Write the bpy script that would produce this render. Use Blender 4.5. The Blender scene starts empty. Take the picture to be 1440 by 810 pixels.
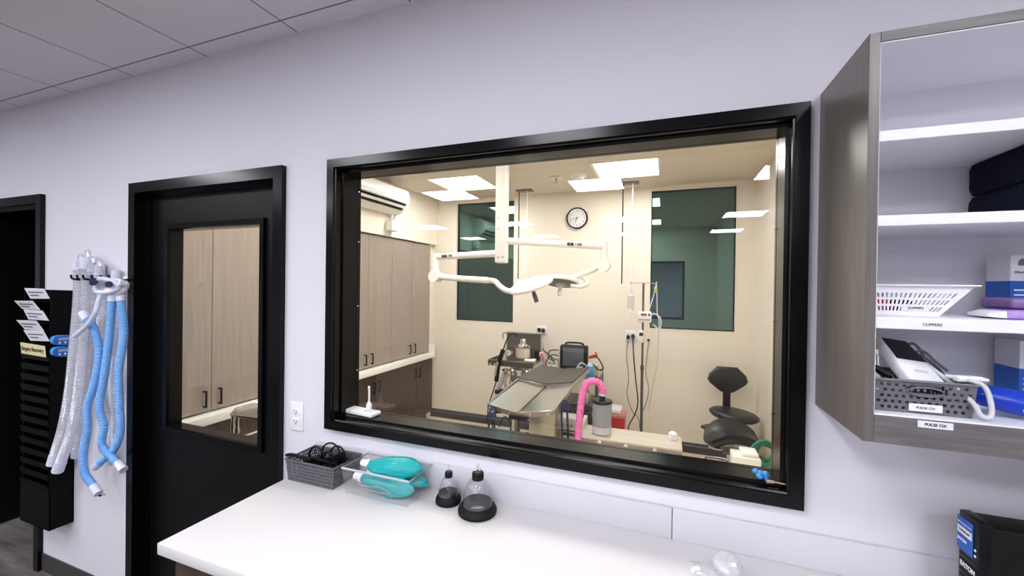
import bpy, bmesh, math, random
from mathutils import Vector, Matrix, noise
random.seed(7)
V = Vector
C = bpy.context.scene.collection
PI = math.pi

# ---------------------------------------------------------------- camera model
F, A, PT, RL, D, H = 575.426, 0.355854, -0.005673, 0.013542, 1.28396, 1.69449
fwd = V((-math.sin(A)*math.cos(PT), math.cos(A)*math.cos(PT), math.sin(PT)))
rgt = V((math.cos(A), math.sin(A), 0)); up_ = rgt.cross(fwd)
RR = rgt*math.cos(RL) + up_*math.sin(RL); UU = -rgt*math.sin(RL) + up_*math.cos(RL)
EYE = V((0, -D, H))
def at(u, v, x=None, y=None, z=None):
    d = fwd + RR*((u-720)/F) + UU*((405-v)/F)
    if x is not None: t = (x-EYE.x)/d.x
    elif y is not None: t = (y-EYE.y)/d.y
    else: t = (z-EYE.z)/d.z
    return EYE + d*t
cd = bpy.data.cameras.new('camera'); cam = bpy.data.objects.new('camera', cd); C.objects.link(cam)
M4 = Matrix((RR, UU, -fwd)).transposed().to_4x4(); M4.translation = EYE
cam.matrix_world = M4
cd.sensor_width = 36; cd.lens = F/1440*36; cd.clip_start = 0.02; cd.clip_end = 60
bpy.context.scene.camera = cam
sc = bpy.context.scene
sc.view_settings.view_transform = 'Standard'
sc.view_settings.look = 'None'
sc.view_settings.exposure = 0.0
w = bpy.data.worlds.new('World'); sc.world = w; w.use_nodes = True
w.node_tree.nodes['Background'].inputs[0].default_value = (.02, .02, .022, 1)
sc.cycles.max_bounces = 10; sc.cycles.transparent_max_bounces = 24
sc.cycles.caustics_reflective = False; sc.cycles.caustics_refractive = False

# ---------------------------------------------------------------- materials
def s2l(c):
    return tuple(((x/255)/12.92 if x/255 <= .04045 else ((x/255+.055)/1.055)**2.4) for x in c)
MATS = {}
def mat(name, col, rough=.5, metal=0, spec=.5, bump=0, bscale=200, vary=0, vscale=8, emit=0, coat=0):
    m = bpy.data.materials.new(name); m.use_nodes = True
    nt = m.node_tree; b = nt.nodes['Principled BSDF']
    c = (*s2l(col), 1)
    b.inputs['Base Color'].default_value = c
    b.inputs['Roughness'].default_value = rough
    b.inputs['Metallic'].default_value = metal
    b.inputs['Specular IOR Level'].default_value = spec
    b.inputs['Coat Weight'].default_value = coat
    if emit:
        b.inputs['Emission Color'].default_value = c; b.inputs['Emission Strength'].default_value = emit
    tc = nt.nodes.new('ShaderNodeTexCoord')
    if vary:
        n = nt.nodes.new('ShaderNodeTexNoise'); n.inputs['Scale'].default_value = vscale; n.inputs['Detail'].default_value = 4
        nt.links.new(tc.outputs['Object'], n.inputs['Vector'])
        mx = nt.nodes.new('ShaderNodeMixRGB'); mx.blend_type = 'MULTIPLY'; mx.inputs[0].default_value = 1
        r = nt.nodes.new('ShaderNodeMapRange'); r.inputs[3].default_value = 1-vary; r.inputs[4].default_value = 1+vary
        nt.links.new(n.outputs[0], r.inputs[0]); mx.inputs[1].default_value = c
        nt.links.new(r.outputs[0], mx.inputs[2]); nt.links.new(mx.outputs[0], b.inputs['Base Color'])
    if bump:
        n = nt.nodes.new('ShaderNodeTexNoise'); n.inputs['Scale'].default_value = bscale; n.inputs['Detail'].default_value = 3
        nt.links.new(tc.outputs['Object'], n.inputs['Vector'])
        bp = nt.nodes.new('ShaderNodeBump'); bp.inputs['Strength'].default_value = bump; bp.inputs['Distance'].default_value = .002
        nt.links.new(n.outputs[0], bp.inputs['Height']); nt.links.new(bp.outputs[0], b.inputs['Normal'])
    MATS[name] = m
    return m
def grain(name, c1, c2, scale, rough=.45, spec=.4):
    m = bpy.data.materials.new(name); m.use_nodes = True
    nt = m.node_tree; b = nt.nodes['Principled BSDF']; b.inputs['Roughness'].default_value = rough
    b.inputs['Specular IOR Level'].default_value = spec
    tc = nt.nodes.new('ShaderNodeTexCoord'); mp = nt.nodes.new('ShaderNodeMapping'); mp.inputs['Scale'].default_value = scale
    n = nt.nodes.new('ShaderNodeTexNoise'); n.inputs['Scale'].default_value = 1; n.inputs['Detail'].default_value = 6
    cr = nt.nodes.new('ShaderNodeValToRGB')
    cr.color_ramp.elements[0].position = .3; cr.color_ramp.elements[1].position = .7
    cr.color_ramp.elements[0].color = (*s2l(c1), 1); cr.color_ramp.elements[1].color = (*s2l(c2), 1)
    nt.links.new(tc.outputs['Object'], mp.inputs[0]); nt.links.new(mp.outputs[0], n.inputs['Vector'])
    nt.links.new(n.outputs[0], cr.inputs[0]); nt.links.new(cr.outputs[0], b.inputs['Base Color'])
    return m
def glassy(name, tint=(1, 1, 1), base=.08, haze=0, hazecol=(1, 1, 1), rough=0.0):
    """thin clear sheet: see-through, with a mirror reflection that grows at grazing angles"""
    m = bpy.data.materials.new(name); m.use_nodes = True
    nt = m.node_tree; nt.nodes.clear(); N = nt.nodes.new; L = nt.links.new
    out = N('ShaderNodeOutputMaterial'); tr = N('ShaderNodeBsdfTransparent'); gl = N('ShaderNodeBsdfGlossy'); mx = N('ShaderNodeMixShader')
    tr.inputs[0].default_value = (*tint, 1); gl.inputs['Roughness'].default_value = rough
    lw = N('ShaderNodeLayerWeight'); lw.inputs[0].default_value = .5
    p = N('ShaderNodeMath'); p.operation = 'POWER'; p.inputs[1].default_value = 5
    k = N('ShaderNodeMath'); k.operation = 'MULTIPLY_ADD'; k.inputs[1].default_value = .9-base; k.inputs[2].default_value = base
    L(lw.outputs['Facing'], p.inputs[0]); L(p.outputs[0], k.inputs[0]); L(k.outputs[0], mx.inputs[0])
    L(gl.outputs[0], mx.inputs[2])
    if haze:
        df = N('ShaderNodeBsdfDiffuse'); df.inputs[0].default_value = (*hazecol, 1)
        tl = N('ShaderNodeBsdfTranslucent'); tl.inputs[0].default_value = (*hazecol, 1)
        m3 = N('ShaderNodeMixShader'); m3.inputs[0].default_value = .5; L(df.outputs[0], m3.inputs[1]); L(tl.outputs[0], m3.inputs[2])
        m2 = N('ShaderNodeMixShader'); m2.inputs[0].default_value = haze
        L(tr.outputs[0], m2.inputs[1]); L(m3.outputs[0], m2.inputs[2]); L(m2.outputs[0], mx.inputs[1])
    else:
        L(tr.outputs[0], mx.inputs[1])
    L(mx.outputs[0], out.inputs[0])
    return m
def emission(name, col, s):
    m = bpy.data.materials.new(name); m.use_nodes = True
    nt = m.node_tree; nt.nodes.clear()
    o = nt.nodes.new('ShaderNodeOutputMaterial'); e = nt.nodes.new('ShaderNodeEmission')
    e.inputs[0].default_value = (*col, 1); e.inputs[1].default_value = s
    nt.links.new(e.outputs[0], o.inputs[0]); return m

PREP_L, OR_L = 27.5, 25.0
wall_m = mat('prep_wall_paint', (226, 223, 232), .6, bump=.12, bscale=260, spec=.25)
cream = mat('cream_wall_paint', (234, 226, 212), .5, bump=.06, bscale=200, spec=.3)
cream_c = mat('cream_ceiling_paint', (228, 219, 204), .8, spec=.2)
black = mat('black_frame_paint', (7, 7, 9), .2, spec=.2)
blackd = mat('black_door_paint', (8, 8, 11), .4, spec=.2, vary=.2, vscale=3)
blackm = mat('matte_black_plastic', (10, 10, 11), .5, spec=.2)
blackg = mat('glossy_black_plastic', (8, 8, 10), .3, spec=.25)
rubber = mat('black_rubber', (12, 12, 13), .6, spec=.25)
vinyl = mat('black_vinyl', (26, 25, 24), .38, spec=.5)
base_m = mat('grey_rubber_base', (64, 62, 62), .5)
white = mat('white_laminate', (222, 218, 219), .35, spec=.4)
whitel = mat('white_shelf_laminate', (240, 239, 246), .45, spec=.35)
whitep = mat('white_plastic', (238, 238, 240), .4)
offw = mat('warm_white_enamel', (247, 246, 242), .3)
paper = mat('white_paper', (232, 232, 236), .8, spec=.1)
yell = mat('pale_yellow_card', (214, 203, 160), .8, spec=.1)
ink = mat('black_ink', (28, 28, 32), .8, spec=.1)
inkw = mat('white_ink', (235, 235, 240), .7, spec=.1)
inkg = mat('grey_ink', (120, 120, 132), .8, spec=.1)
inkb = mat('brown_ink', (90, 70, 50), .8, spec=.1)
steel = mat('brushed_steel', (186, 184, 180), .28, metal=1, vary=.08, vscale=20)
chrome = mat('polished_chrome', (225, 225, 225), .12, metal=1)
dsteel = mat('dark_steel', (110, 106, 100), .4, metal=.9)
taupe = grain('taupe_laminate', (152, 139, 129), (166, 153, 142), (60, 60, 3), .3, .45)
brown = grain('dark_brown_laminate', (58, 46, 39), (78, 63, 54), (50, 50, 3), .35)
greyw = grain('grey_wood_laminate', (98, 92, 89), (114, 107, 103), (110, 110, 5), .3)
greyh = grain('grey_wood_horizontal', (96, 92, 92), (114, 110, 110), (10, 90, 120), .4)
gbask = mat('grey_basket_plastic', (92, 92, 97), .5)
gbask2 = mat('grey_weave_plastic', (104, 104, 110), .45)
wbask = mat('white_basket_plastic', (238, 236, 240), .4)
navy = mat('navy_fabric', (14, 17, 36), .8, spec=.15, bump=.3, bscale=600)
blue = mat('bright_blue_plastic', (16, 60, 190), .25)
blueb = mat('blue_print', (20, 92, 190), .5)
lblue = mat('sky_blue_plastic', (70, 150, 220), .35)
tblue = mat('blue_corrugated_plastic', (120, 176, 236), .4)
teal = mat('teal_rubber', (8, 166, 170), .4)
pink = mat('pink_corrugated_hose', (238, 120, 190), .45)
purple = mat('purple_wrap', (172, 140, 206), .45, vary=.25, vscale=60)
purple2 = mat('dark_purple_wrap', (128, 100, 150), .5, vary=.35, vscale=90)
red = mat('red_plastic', (196, 24, 30), .35)
green = mat('green_hose_rubber', (30, 130, 96), .4)
navyc = mat('navy_cord', (30, 44, 84), .6)
greyp = mat('grey_plastic', (150, 152, 158), .4)
lgrey = mat('light_grey_plastic', (206, 206, 212), .4)
canm = mat('grey_canister_plastic', (150, 158, 168), .35)
amber = mat('cardboard_brown', (150, 116, 84), .8, spec=.1)
screen_m = mat('dark_screen', (92, 98, 106), .2)
scr2 = mat('black_screen', (8, 8, 10), .15)
lens_m = mat('grey_lamp_lens', (120, 112, 102), .3)
silver = mat('silver_plastic', (198, 192, 180), .3, metal=.6)
mat_dark = mat('dark_rubber_mat', (74, 71, 68), .5, vary=.15, vscale=30)
beigef = mat('beige_vinyl_floor', (228, 214, 188), .35, vary=.12, vscale=25)
darkwall = mat('corridor_paint', (60, 60, 64), .7)
iv_fluid = glassy('clear_bag_plastic', (.94, .95, .94), .12, .35, (.88, .9, .88), .1)
clearp = glassy('clear_plastic', (.99, .99, .995), .05, .05, (.95, .95, .98), .03)
clearc = glassy('clear_cone_plastic', (.95, .96, .97), .10, .03, (.9, .9, .95), .02)
tube_m = mat('clear_white_tubing', (222, 224, 240), .3)
tube_t = glassy('clear_tubing', (.96, .96, .99), .10, .72, (.93, .93, .99), .12)
crink = glassy('crinkled_clear_film', (.97, .97, .98), .14, .6, (.95, .95, .97), .22)
pane_m = glassy('clear_window_glass', (.965, .965, .955), .075)
pane_d = glassy('door_glass', (.95, .95, .94), .07)
led_p = emission('cool_ceiling_panel', (.93, .95, 1.0), PREP_L)
led_o = emission('warm_ceiling_panel', (1.0, .98, .94), OR_L)

# dark teal rear panes: tinted glass with night behind
def tealpane():
    m = bpy.data.materials.new('tinted_dark_glass'); m.use_nodes = True
    nt = m.node_tree; nt.nodes.clear(); N = nt.nodes.new; L = nt.links.new
    o = N('ShaderNodeOutputMaterial'); a = N('ShaderNodeBsdfDiffuse'); a.inputs[0].default_value = (.006, .010, .012, 1)
    g = N('ShaderNodeBsdfGlossy'); g.inputs[0].default_value = (.38, .68, .63, 1); g.inputs['Roughness'].default_value = .0
    x = N('ShaderNodeMixShader'); x.inputs[0].default_value = .26
    L(a.outputs[0], x.inputs[1]); L(g.outputs[0], x.inputs[2]); L(x.outputs[0], o.inputs[0]); return m
tealp = tealpane()

def ceiling_mat():
    m = mat('ceiling_tile', (206, 203, 208), .9, spec=.1, bump=.25, bscale=350)
    nt = m.node_tree; b = nt.nodes['Principled BSDF']; N = nt.nodes.new; L = nt.links.new
    tc = N('ShaderNodeTexCoord'); sx = N('ShaderNodeSeparateXYZ'); L(tc.outputs['Object'], sx.inputs[0])
    outs = []
    for k, off in ((0, 2.553), (1, .083)):
        a = N('ShaderNodeMath'); a.operation = 'ADD'; a.inputs[1].default_value = off + 55.3
        md = N('ShaderNodeMath'); md.operation = 'MODULO'; md.inputs[1].default_value = .553
        L(sx.outputs[k], a.inputs[0]); L(a.outputs[0], md.inputs[0])
        lt = N('ShaderNodeMath'); lt.operation = 'LESS_THAN'; lt.inputs[1].default_value = .006
        L(md.outputs[0], lt.inputs[0]); outs.append(lt)
    mx = N('ShaderNodeMath'); mx.operation = 'MAXIMUM'; L(outs[0].outputs[0], mx.inputs[0]); L(outs[1].outputs[0], mx.inputs[1])
    mc = N('ShaderNodeMixRGB'); mc.inputs[1].default_value = (*s2l((238, 234, 238)), 1); mc.inputs[2].default_value = (*s2l((130, 126, 130)), 1)
    L(mx.outputs[0], mc.inputs[0]); L(mc.outputs[0], b.inputs['Base Color']); return m
ceil_m = ceiling_mat()

def floor_mat():
    m = grain('brushed_concrete_floor', (78, 73, 72), (134, 127, 125), (3, 18, 3), .55, .3)
    return m
floor_m = floor_mat()
slot_m = mat('rack_black', (4, 4, 5), .6, spec=.12)

# ---------------------------------------------------------------- mesh building
def frame_of(d):
    d = d.normalized(); a = V((0, 0, 1)) if abs(d.z) < .9 else V((1, 0, 0))
    s = d.cross(a).normalized(); return s, s.cross(d).normalized()
def spline(pts, sub=6):
    pts = [V(p) for p in pts]
    if len(pts) < 3 or sub < 2: return pts
    q = [pts[0]*2-pts[1]] + pts + [pts[-1]*2-pts[-2]]; out = []
    for i in range(1, len(q)-2):
        p0, p1, p2, p3 = q[i-1:i+3]
        for k in range(sub):
            t = k/sub
            out.append(.5*((2*p1) + (p2-p0)*t + (2*p0-5*p1+4*p2-p3)*t*t + (3*p1-p0-3*p2+p3)*t**3))
    out.append(pts[-1]); return out
class G:
    def __init__(s): s.bm = bmesh.new()
    def _add(s, vs, fs):
        b = [s.bm.verts.new(v) for v in vs]; r = []
        for f in fs:
            try: r.append(s.bm.faces.new([b[i] for i in f]))
            except ValueError: pass
        return b, r
    def box(s, lo, hi, bev=0, seg=2, M=None):
        x0, y0, z0 = lo; x1, y1, z1 = hi
        vs = [V(p) for p in ((x0,y0,z0),(x1,y0,z0),(x1,y1,z0),(x0,y1,z0),(x0,y0,z1),(x1,y0,z1),(x1,y1,z1),(x0,y1,z1))]
        return s.hexa(vs, bev, seg, M)
    def hexa(s, vs, bev=0, seg=2, M=None):
        if M: vs = [M @ V(v) for v in vs]
        b, f = s._add(vs, [(3,2,1,0),(4,5,6,7),(0,1,5,4),(1,2,6,5),(2,3,7,6),(3,0,4,7)])
        if bev:
            es = list({e for q in f for e in q.edges})
            bmesh.ops.bevel(s.bm, geom=es, offset=bev, segments=seg, affect='EDGES', profile=.5)
        return s
    def cyl(s, p0, p1, r0, r1=None, n=16, cap=True):
        p0, p1 = V(p0), V(p1); r1 = r0 if r1 is None else r1
        a, b = frame_of(p1-p0); vs = []
        for p, r in ((p0, r0), (p1, r1)):
            for i in range(n):
                t = 2*PI*i/n; vs.append(p + (a*math.cos(t)+b*math.sin(t))*r)
        fs = [(i, (i+1) % n, n+(i+1) % n, n+i) for i in range(n)]
        if cap: fs += [tuple(range(n))[::-1], tuple(range(n, 2*n))]
        s._add(vs, fs); return s
    def tube(s, pts, r, n=8, sub=6, cap=True):
        P = spline(pts, sub); a, b = frame_of(P[1]-P[0]); vs = []; m = len(P)
        for i, p in enumerate(P):
            d = (P[min(i+1, m-1)]-P[max(i-1, 0)])
            d = d.normalized() if d.length > 1e-9 else V((0, 0, 1))
            a = (a - d*a.dot(d)); a = a.normalized() if a.length > 1e-6 else frame_of(d)[0]
            b = d.cross(a); rr = r(i/(m-1), i) if callable(r) else r
            for k in range(n):
                t = 2*PI*k/n; vs.append(p + (a*math.cos(t)+b*math.sin(t))*rr)
        fs = [(i*n+k, i*n+(k+1) % n, (i+1)*n+(k+1) % n, (i+1)*n+k) for i in range(m-1) for k in range(n)]
        if cap: fs += [tuple(range(n))[::-1], tuple(range((m-1)*n, m*n))]
        s._add(vs, fs); return s
    def corr(s, pts, r, pitch=.012, amp=.15, n=10):
        P = spline(pts, 12); Ls = [0]
        for i in range(1, len(P)): Ls.append(Ls[-1]+(P[i]-P[i-1]).length)
        k = max(6, int(Ls[-1]/pitch*2)); Q = []; j = 0
        for i in range(k+1):
            t = Ls[-1]*i/k
            while j < len(P)-2 and Ls[j+1] < t: j += 1
            q = (t-Ls[j])/max(1e-9, Ls[j+1]-Ls[j]); Q.append(P[j].lerp(P[j+1], min(1, q)))
        return s.tube(Q, lambda t, i: r*(1+amp*(1 if i % 2 else -1)), n, 1)
    def lathe(s, prof, c=(0,0,0), n=32, M=None, sx=1, sy=1):
        c = V(c); vs = []
        for r, z in prof:
            for k in range(n):
                t = 2*PI*k/n; p = V((r*math.cos(t)*sx, r*math.sin(t)*sy, z))
                vs.append((M @ p if M else p) + c)
        m = len(prof)
        fs = [(i*n+k, i*n+(k+1) % n, (i+1)*n+(k+1) % n, (i+1)*n+k) for i in range(m-1) for k in range(n)]
        s._add(vs, fs)
        bmesh.ops.remove_doubles(s.bm, verts=s.bm.verts[:], dist=1e-6); return s
    def prism(s, poly, lo, hi, axis='y', bev=0):
        """polygon in the two other axes (in xyz order), extruded along axis"""
        def p3(a, b, t): return {'x': V((t,a,b)), 'y': V((a,t,b)), 'z': V((a,b,t))}[axis]
        n = len(poly); vs = [p3(*p, lo) for p in poly] + [p3(*p, hi) for p in poly]
        b, f = s._add(vs, [tuple(range(n)), tuple(range(n, 2*n))[::-1]] + [(i, n+i, n+(i+1) % n, (i+1) % n) for i in range(n)])
        if bev:
            es = list({e for q in f[:2] for e in q.edges})
            bmesh.ops.bevel(s.bm, geom=es, offset=bev, segments=2, affect='EDGES', profile=.5)
        return s
    def ell(s, c, r, M=None, n=20, m=12):
        c = V(c); pr = [(math.sin(PI*i/m), -math.cos(PI*i/m)) for i in range(m+1)]
        vs = []
        for a, z in pr:
            for k in range(n):
                t = 2*PI*k/n; p = V((a*math.cos(t)*r[0], a*math.sin(t)*r[1], z*r[2])); vs.append((M @ p if M else p)+c)
        fs = [(i*n+k, i*n+(k+1) % n, (i+1)*n+(k+1) % n, (i+1)*n+k) for i in range(m) for k in range(n)]
        s._add(vs, fs); bmesh.ops.remove_doubles(s.bm, verts=s.bm.verts[:], dist=1e-6); return s
    def grid(s, fn, nu, nv, hole=None):
        vs = [V(fn(i/nu, j/nv)) for j in range(nv+1) for i in range(nu+1)]
        fs = [(j*(nu+1)+i, j*(nu+1)+i+1, (j+1)*(nu+1)+i+1, (j+1)*(nu+1)+i) for j in range(nv) for i in range(nu) if not (hole and hole(i, j))]
        s._add(vs, fs); return s
    def thick(s, t):
        bmesh.ops.remove_doubles(s.bm, verts=s.bm.verts[:], dist=1e-6)
        bmesh.ops.delete(s.bm, geom=[v for v in s.bm.verts if not v.link_faces], context='VERTS')
        bmesh.ops.recalc_face_normals(s.bm, faces=s.bm.faces[:])
        bmesh.ops.solidify(s.bm, geom=s.bm.faces[:], thickness=t); return s
    def mv(s, M): bmesh.ops.transform(s.bm, matrix=M, verts=s.bm.verts[:]); return s
def ring_path(c, r, n=24, ax='z', turns=1, lift=0, jit=0):
    out = []
    for i in range(int(n*turns)+1):
        t = 2*PI*i/n; a, b = r*math.cos(t), r*math.sin(t)
        j = [random.uniform(-jit, jit) for _ in range(3)]; h = lift*i/n
        p = {'z': (a, b, h), 'y': (a, h, b), 'x': (h, a, b)}[ax]
        out.append(V(c)+V(p)+V(j))
    return out

# ---------------------------------------------------------------- scene graph helpers
WM = {}
def root_m(p):
    while p is not None and p.name not in WM: p = p.parent
    return WM[p.name] if p is not None else Matrix()
def link(name, g, m, parent=None, loc=None, sharp=.6):
    """ONE mesh object; geometry given in world coordinates. loc sets the origin of a top-level thing"""
    bmesh.ops.recalc_face_normals(g.bm, faces=g.bm.faces[:])
    for f in g.bm.faces: f.smooth = True
    for e in g.bm.edges:
        if len(e.link_faces) == 2 and e.calc_face_angle(0) > sharp: e.smooth = False
    me = bpy.data.meshes.new(name); g.bm.to_mesh(me); g.bm.free()
    o = bpy.data.objects.new(name, me); C.objects.link(o); me.materials.append(m)
    if parent:
        o.parent = parent; me.transform(root_m(parent).inverted())
    else:
        if loc is not None:
            me.transform(Matrix.Translation(-V(loc))); o.location = loc
        WM[o.name] = Matrix.Translation(V(loc) if loc is not None else V((0,0,0)))
    return o
def tag(o, label, cat, group=None, kind=None):
    o['label'] = label; o['category'] = cat
    if group: o['group'] = group
    if kind: o['kind'] = kind
    return o
def thing(name, label, cat, loc=(0,0,0), group=None):
    o = bpy.data.objects.new(name, None); C.objects.link(o); o.location = loc; o.empty_display_size = .05
    WM[o.name] = Matrix.Translation(V(loc)); return tag(o, label, cat, group)
def solo(name, g, m, label, cat, loc, group=None, sharp=.6):
    return tag(link(name, g, m, None, loc, sharp), label, cat, group)
def struct(name, g, m, parent=None, sharp=.6):
    o = link(name, g, m, parent, None if parent else (0,0,0), sharp)
    if not parent: o['kind'] = 'structure'
    return o
def sgroup(name, loc):
    o = bpy.data.objects.new(name, None); C.objects.link(o); o.location = loc; o['kind'] = 'structure'
    WM[o.name] = Matrix.Translation(V(loc)); return o
def text(body, size, loc, right, up, m, parent, name='lettering', align='CENTER', bold=0):
    c = bpy.data.curves.new(name, 'FONT'); c.body = body; c.size = size; c.align_x = align; c.align_y = 'CENTER'
    c.extrude = .0002; c.offset = bold; c.materials.append(m)
    tmp = bpy.data.objects.new(name, c); me = bpy.data.meshes.new_from_object(tmp); bpy.data.objects.remove(tmp)
    me.name = name; o = bpy.data.objects.new(name, me); C.objects.link(o)
    r = V(right).normalized(); u = V(up).normalized(); n = r.cross(u)
    M = Matrix((r, u, n)).transposed().to_4x4(); M.translation = V(loc)
    o.parent = parent; o.matrix_local = root_m(parent).inverted() @ M
    return o
def dup(o, parent=None):
    c = o.copy(); C.objects.link(c)
    if parent: c.parent = parent
    for ch in o.children: dup(ch, c)
    return c
def rotated(ax, deg, c=(0,0,0)):
    c = V(c); return Matrix.Translation(c) @ Matrix.Rotation(math.radians(deg), 4, ax) @ Matrix.Translation(-c)

# ================================================================ SETTING
YB, CZ, CO = 3.3, 2.735, 2.765       # operating room back wall, prep ceiling, operating room ceiling
KS = (YB+D)/(3.2+D)
def sx(x): return x*KS
def sz(z): return H+(z-H)*KS
XL, XR = -7.0, 2.3
def wall_pieces(y0, y1, spans):
    g = G()
    for (x0, x1, z0, z1) in spans: g.box((x0, y0, z0), (x1, y1, z1))
    return g
op = [(-4.38, -4.37), ]
front = [(XL, -4.365, 0, CZ+.03), (-4.365, -3.386, 2.175, CZ+.03), (-3.386, -2.53, 0, CZ+.03), (-2.53, -1.507, 2.175, CZ+.03),
         (-1.507, -1.245, 0, CZ+.03), (-1.245, .338, 0, 1.13), (-1.245, .338, 2.17, CZ+.03), (.338, XR, 0, CZ+.03)]
struct('wall_front', wall_pieces(0, .08, front), wall_m)
inner = [(-3.2, -2.53, 0, CO+.04), (-2.53, -1.507, 2.175, CO+.04), (-1.507, -1.245, 0, CO+.04), (-1.245, .338, 0, 1.13), (-1.245, .338, 2.17, CO+.04), (.338, 1.0, 0, CO+.04)]
struct('wall_partition', wall_pieces(.08, .16, inner), cream)
struct('wall_prep_left', G().box((XL-.1, -9.1, 0), (XL, .08, CZ)), wall_m)
struct('wall_prep_right', G().box((XR, -9.1, 0), (XR+.1, .08, CZ)), wall_m)
struct('wall_prep_back', G().box((XL, -9.1, 0), (XR, -9.0, CZ)), wall_m)
struct('floor', G().box((XL, -9.1, -.1), (XR, .08, 0)).box((-4.7, .08, -.1), (-3.2, 2.6, 0)), floor_m)
struct('ceiling', G().box((XL, -9.1, CZ), (XR, 0.0, CZ+.1)), ceil_m)
struct('floor_operating', G().box((-3.2, .08, -.1), (1.0, YB, .001)), beigef)
struct('ceiling_operating', G().box((-3.3, .16, CO), (1.0, YB+.1, CO+.1)), cream_c)
# operating room shell; back wall with two window recesses
WL, WR = [(sx(a), sx(b), sz(c), sz(d)) for a, b, c, d in ((-2.40, -1.65, 1.262, 2.69), (-.135, .648, 1.272, 2.695))]
bw = [(-3.3, WL[0], 0, CO), (WL[0], WL[1], 0, WL[2]), (WL[0], WL[1], WL[3], CO), (WL[1], WR[0], 0, CO), (WR[0], WR[1], 0, WR[2]), (WR[0], WR[1], WR[3], CO), (WR[1], 1.0, 0, CO)]
struct('wall_back', wall_pieces(YB, YB+.1, bw), cream)
struct('wall_right', G().box((.84, .16, 0), (.94, YB, CO)), cream)
struct('wall_left', G().box((-3.25, .16, 0), (-3.15, YB, CO)).box((-3.15, .16, 2.2), (-2.74, YB, CO)).box((-3.15, 3.2, 0), (-2.80, YB, 2.2)), cream)
struct('wall_corridor', G().box((-4.8, .08, 0), (-4.7, 2.6, 2.6)).box((-4.7, 2.5, 0), (-3.26, 2.6, 2.6)).box((-3.3, .16, 0), (-3.26, 2.5, 2.6)), darkwall)
struct('ceiling_corridor', G().box((-4.8, .08, 2.6), (-3.26, 2.6, 2.7)), darkwall)
struct('baseboard_front', G().box((-3.376, -.006, 0), (-2.54, 0, .10)).box((-6.99, -.006, 0), (-4.38, 0, .10)), base_m)
struct('baseboard_back', G().prism([(YB, 0), (YB-.012, 0), (YB-.006, .02), (YB-.006, .105), (YB, .105)], -2.80, .84, 'x'), base_m)
struct('baseboard_right', G().box((.834, .16, 0), (.84, YB, .13)), base_m)

def ring_frame(x0, x1, z0, z1, prof, bottom=True):
    """a mitred frame: prof is a closed loop of (inset, y)"""
    g = G(); n = len(prof); vs = []
    cs = [(x0, z0, 1, 1), (x0, z1, 1, -1), (x1, z1, -1, -1), (x1, z0, -1, 1)]
    for (x, z, sx, sz) in cs:
        for i, y in prof: vs.append(V((x+sx*i, y, z+(sz*i if (bottom or sz < 0) else 0))))
    fs = []
    for a in range(4 if bottom else 3):
        b = (a+1) % 4
        for k in range(n): fs.append((a*n+k, a*n+(k+1) % n, b*n+(k+1) % n, b*n+k))
    if not bottom: fs += [tuple(range(n)), tuple(range(3*n, 4*n))]
    g._add(vs, fs); return g
# window_1: big black framed window between the rooms
W0, W1, Z0, Z1 = -1.2575, .350, 1.1175, 2.183
w1 = sgroup('window_1', (-.45, 0, Z0))
struct('window_frame', ring_frame(W0, W1, Z0, Z1, [(0, 0), (0, -.022), (.033, -.022), (.033, -.012), (.037, -.010), (.037, .022), (.0455, .024), (.0455, .122), (0, .122)]), black, w1, .3)
g = G()
for x in (W0+.0455, W1-.0455):
    pass
struct('window_stop', ring_frame(W0+.0445, W1-.0445, Z0+.0445, Z1-.0445, [(0, .1115), (0, .102), (.0018, .102), (.0018, .1115)]), black, w1, .3)
sg = G()
for z in (1.33, 1.60, 1.87, 2.08):
    for x, s in ((W0+.0495, 1), (W1-.0495, -1)): sg.ell((x, .106, z), (.002, .003, .003), n=8, m=6)
struct('screws', sg, chrome, w1)
struct('glass_pane', G().grid(lambda u, v: (W0+.045+u*(W1-W0-.09), .112, Z0+.045+v*(Z1-Z0-.09)), 1, 1), pane_m, w1)
# window_2, window_3: dark teal rear panes in plaster reveals
for i, q in ((2, WL), (3, WR)):
    wn = sgroup('window_%d' % i, (q[0], YB, q[2]))
    struct('window_frame', ring_frame(q[0], q[1], q[2], q[3], [(0, YB+.028), (.010, YB+.028), (.010, YB+.06), (0, YB+.06)]), blackm, wn)
    struct('reveal', ring_frame(q[0]-.03, q[1]+.03, q[2]-.03, q[3]+.03, [(.018, YB), (.018, YB-.004), (.03, YB-.004), (.03, YB)]), cream, wn)
    struct('glass_pane', G().grid(lambda u, v: (q[0]+u*(q[1]-q[0]), YB+.045, q[2]+v*(q[3]-q[2])), 1, 1), tealp, wn)
# door_2: closed black door with a glazed opening
fp = [(0, 0), (0, -.022), (.05, -.022), (.05, .04), (.065, .04), (.065, .10), (.05, .10), (.05, .17), (0, .17)]
d2 = sgroup('door_2', (-2.02, .04, 0))
struct('door_frame', ring_frame(-2.543, -1.497, 0, 2.184, fp, False), black, d2, .3)
LX0, LX1, LZ0, LZ1 = -2.365, -1.67, .93, 1.985
g = G()
for q in ((-2.485, LX0+.02, .01, 2.13), (LX1-.02, -1.555, .01, 2.13), (LX0+.02, LX1-.02, .01, LZ0+.02), (LX0+.02, LX1-.02, LZ1-.02, 2.13)): g.box((q[0], .05, q[2]), (q[1], .094, q[3]))
struct('door_leaf', g, blackd, d2)
struct('glazing_bead', ring_frame(LX0, LX1, LZ0, LZ1, [(0, .05), (.004, .036), (.028, .036), (.032, .048), (.032, .108), (.004, .108), (0, .094)]), black, d2, .3)
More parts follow.
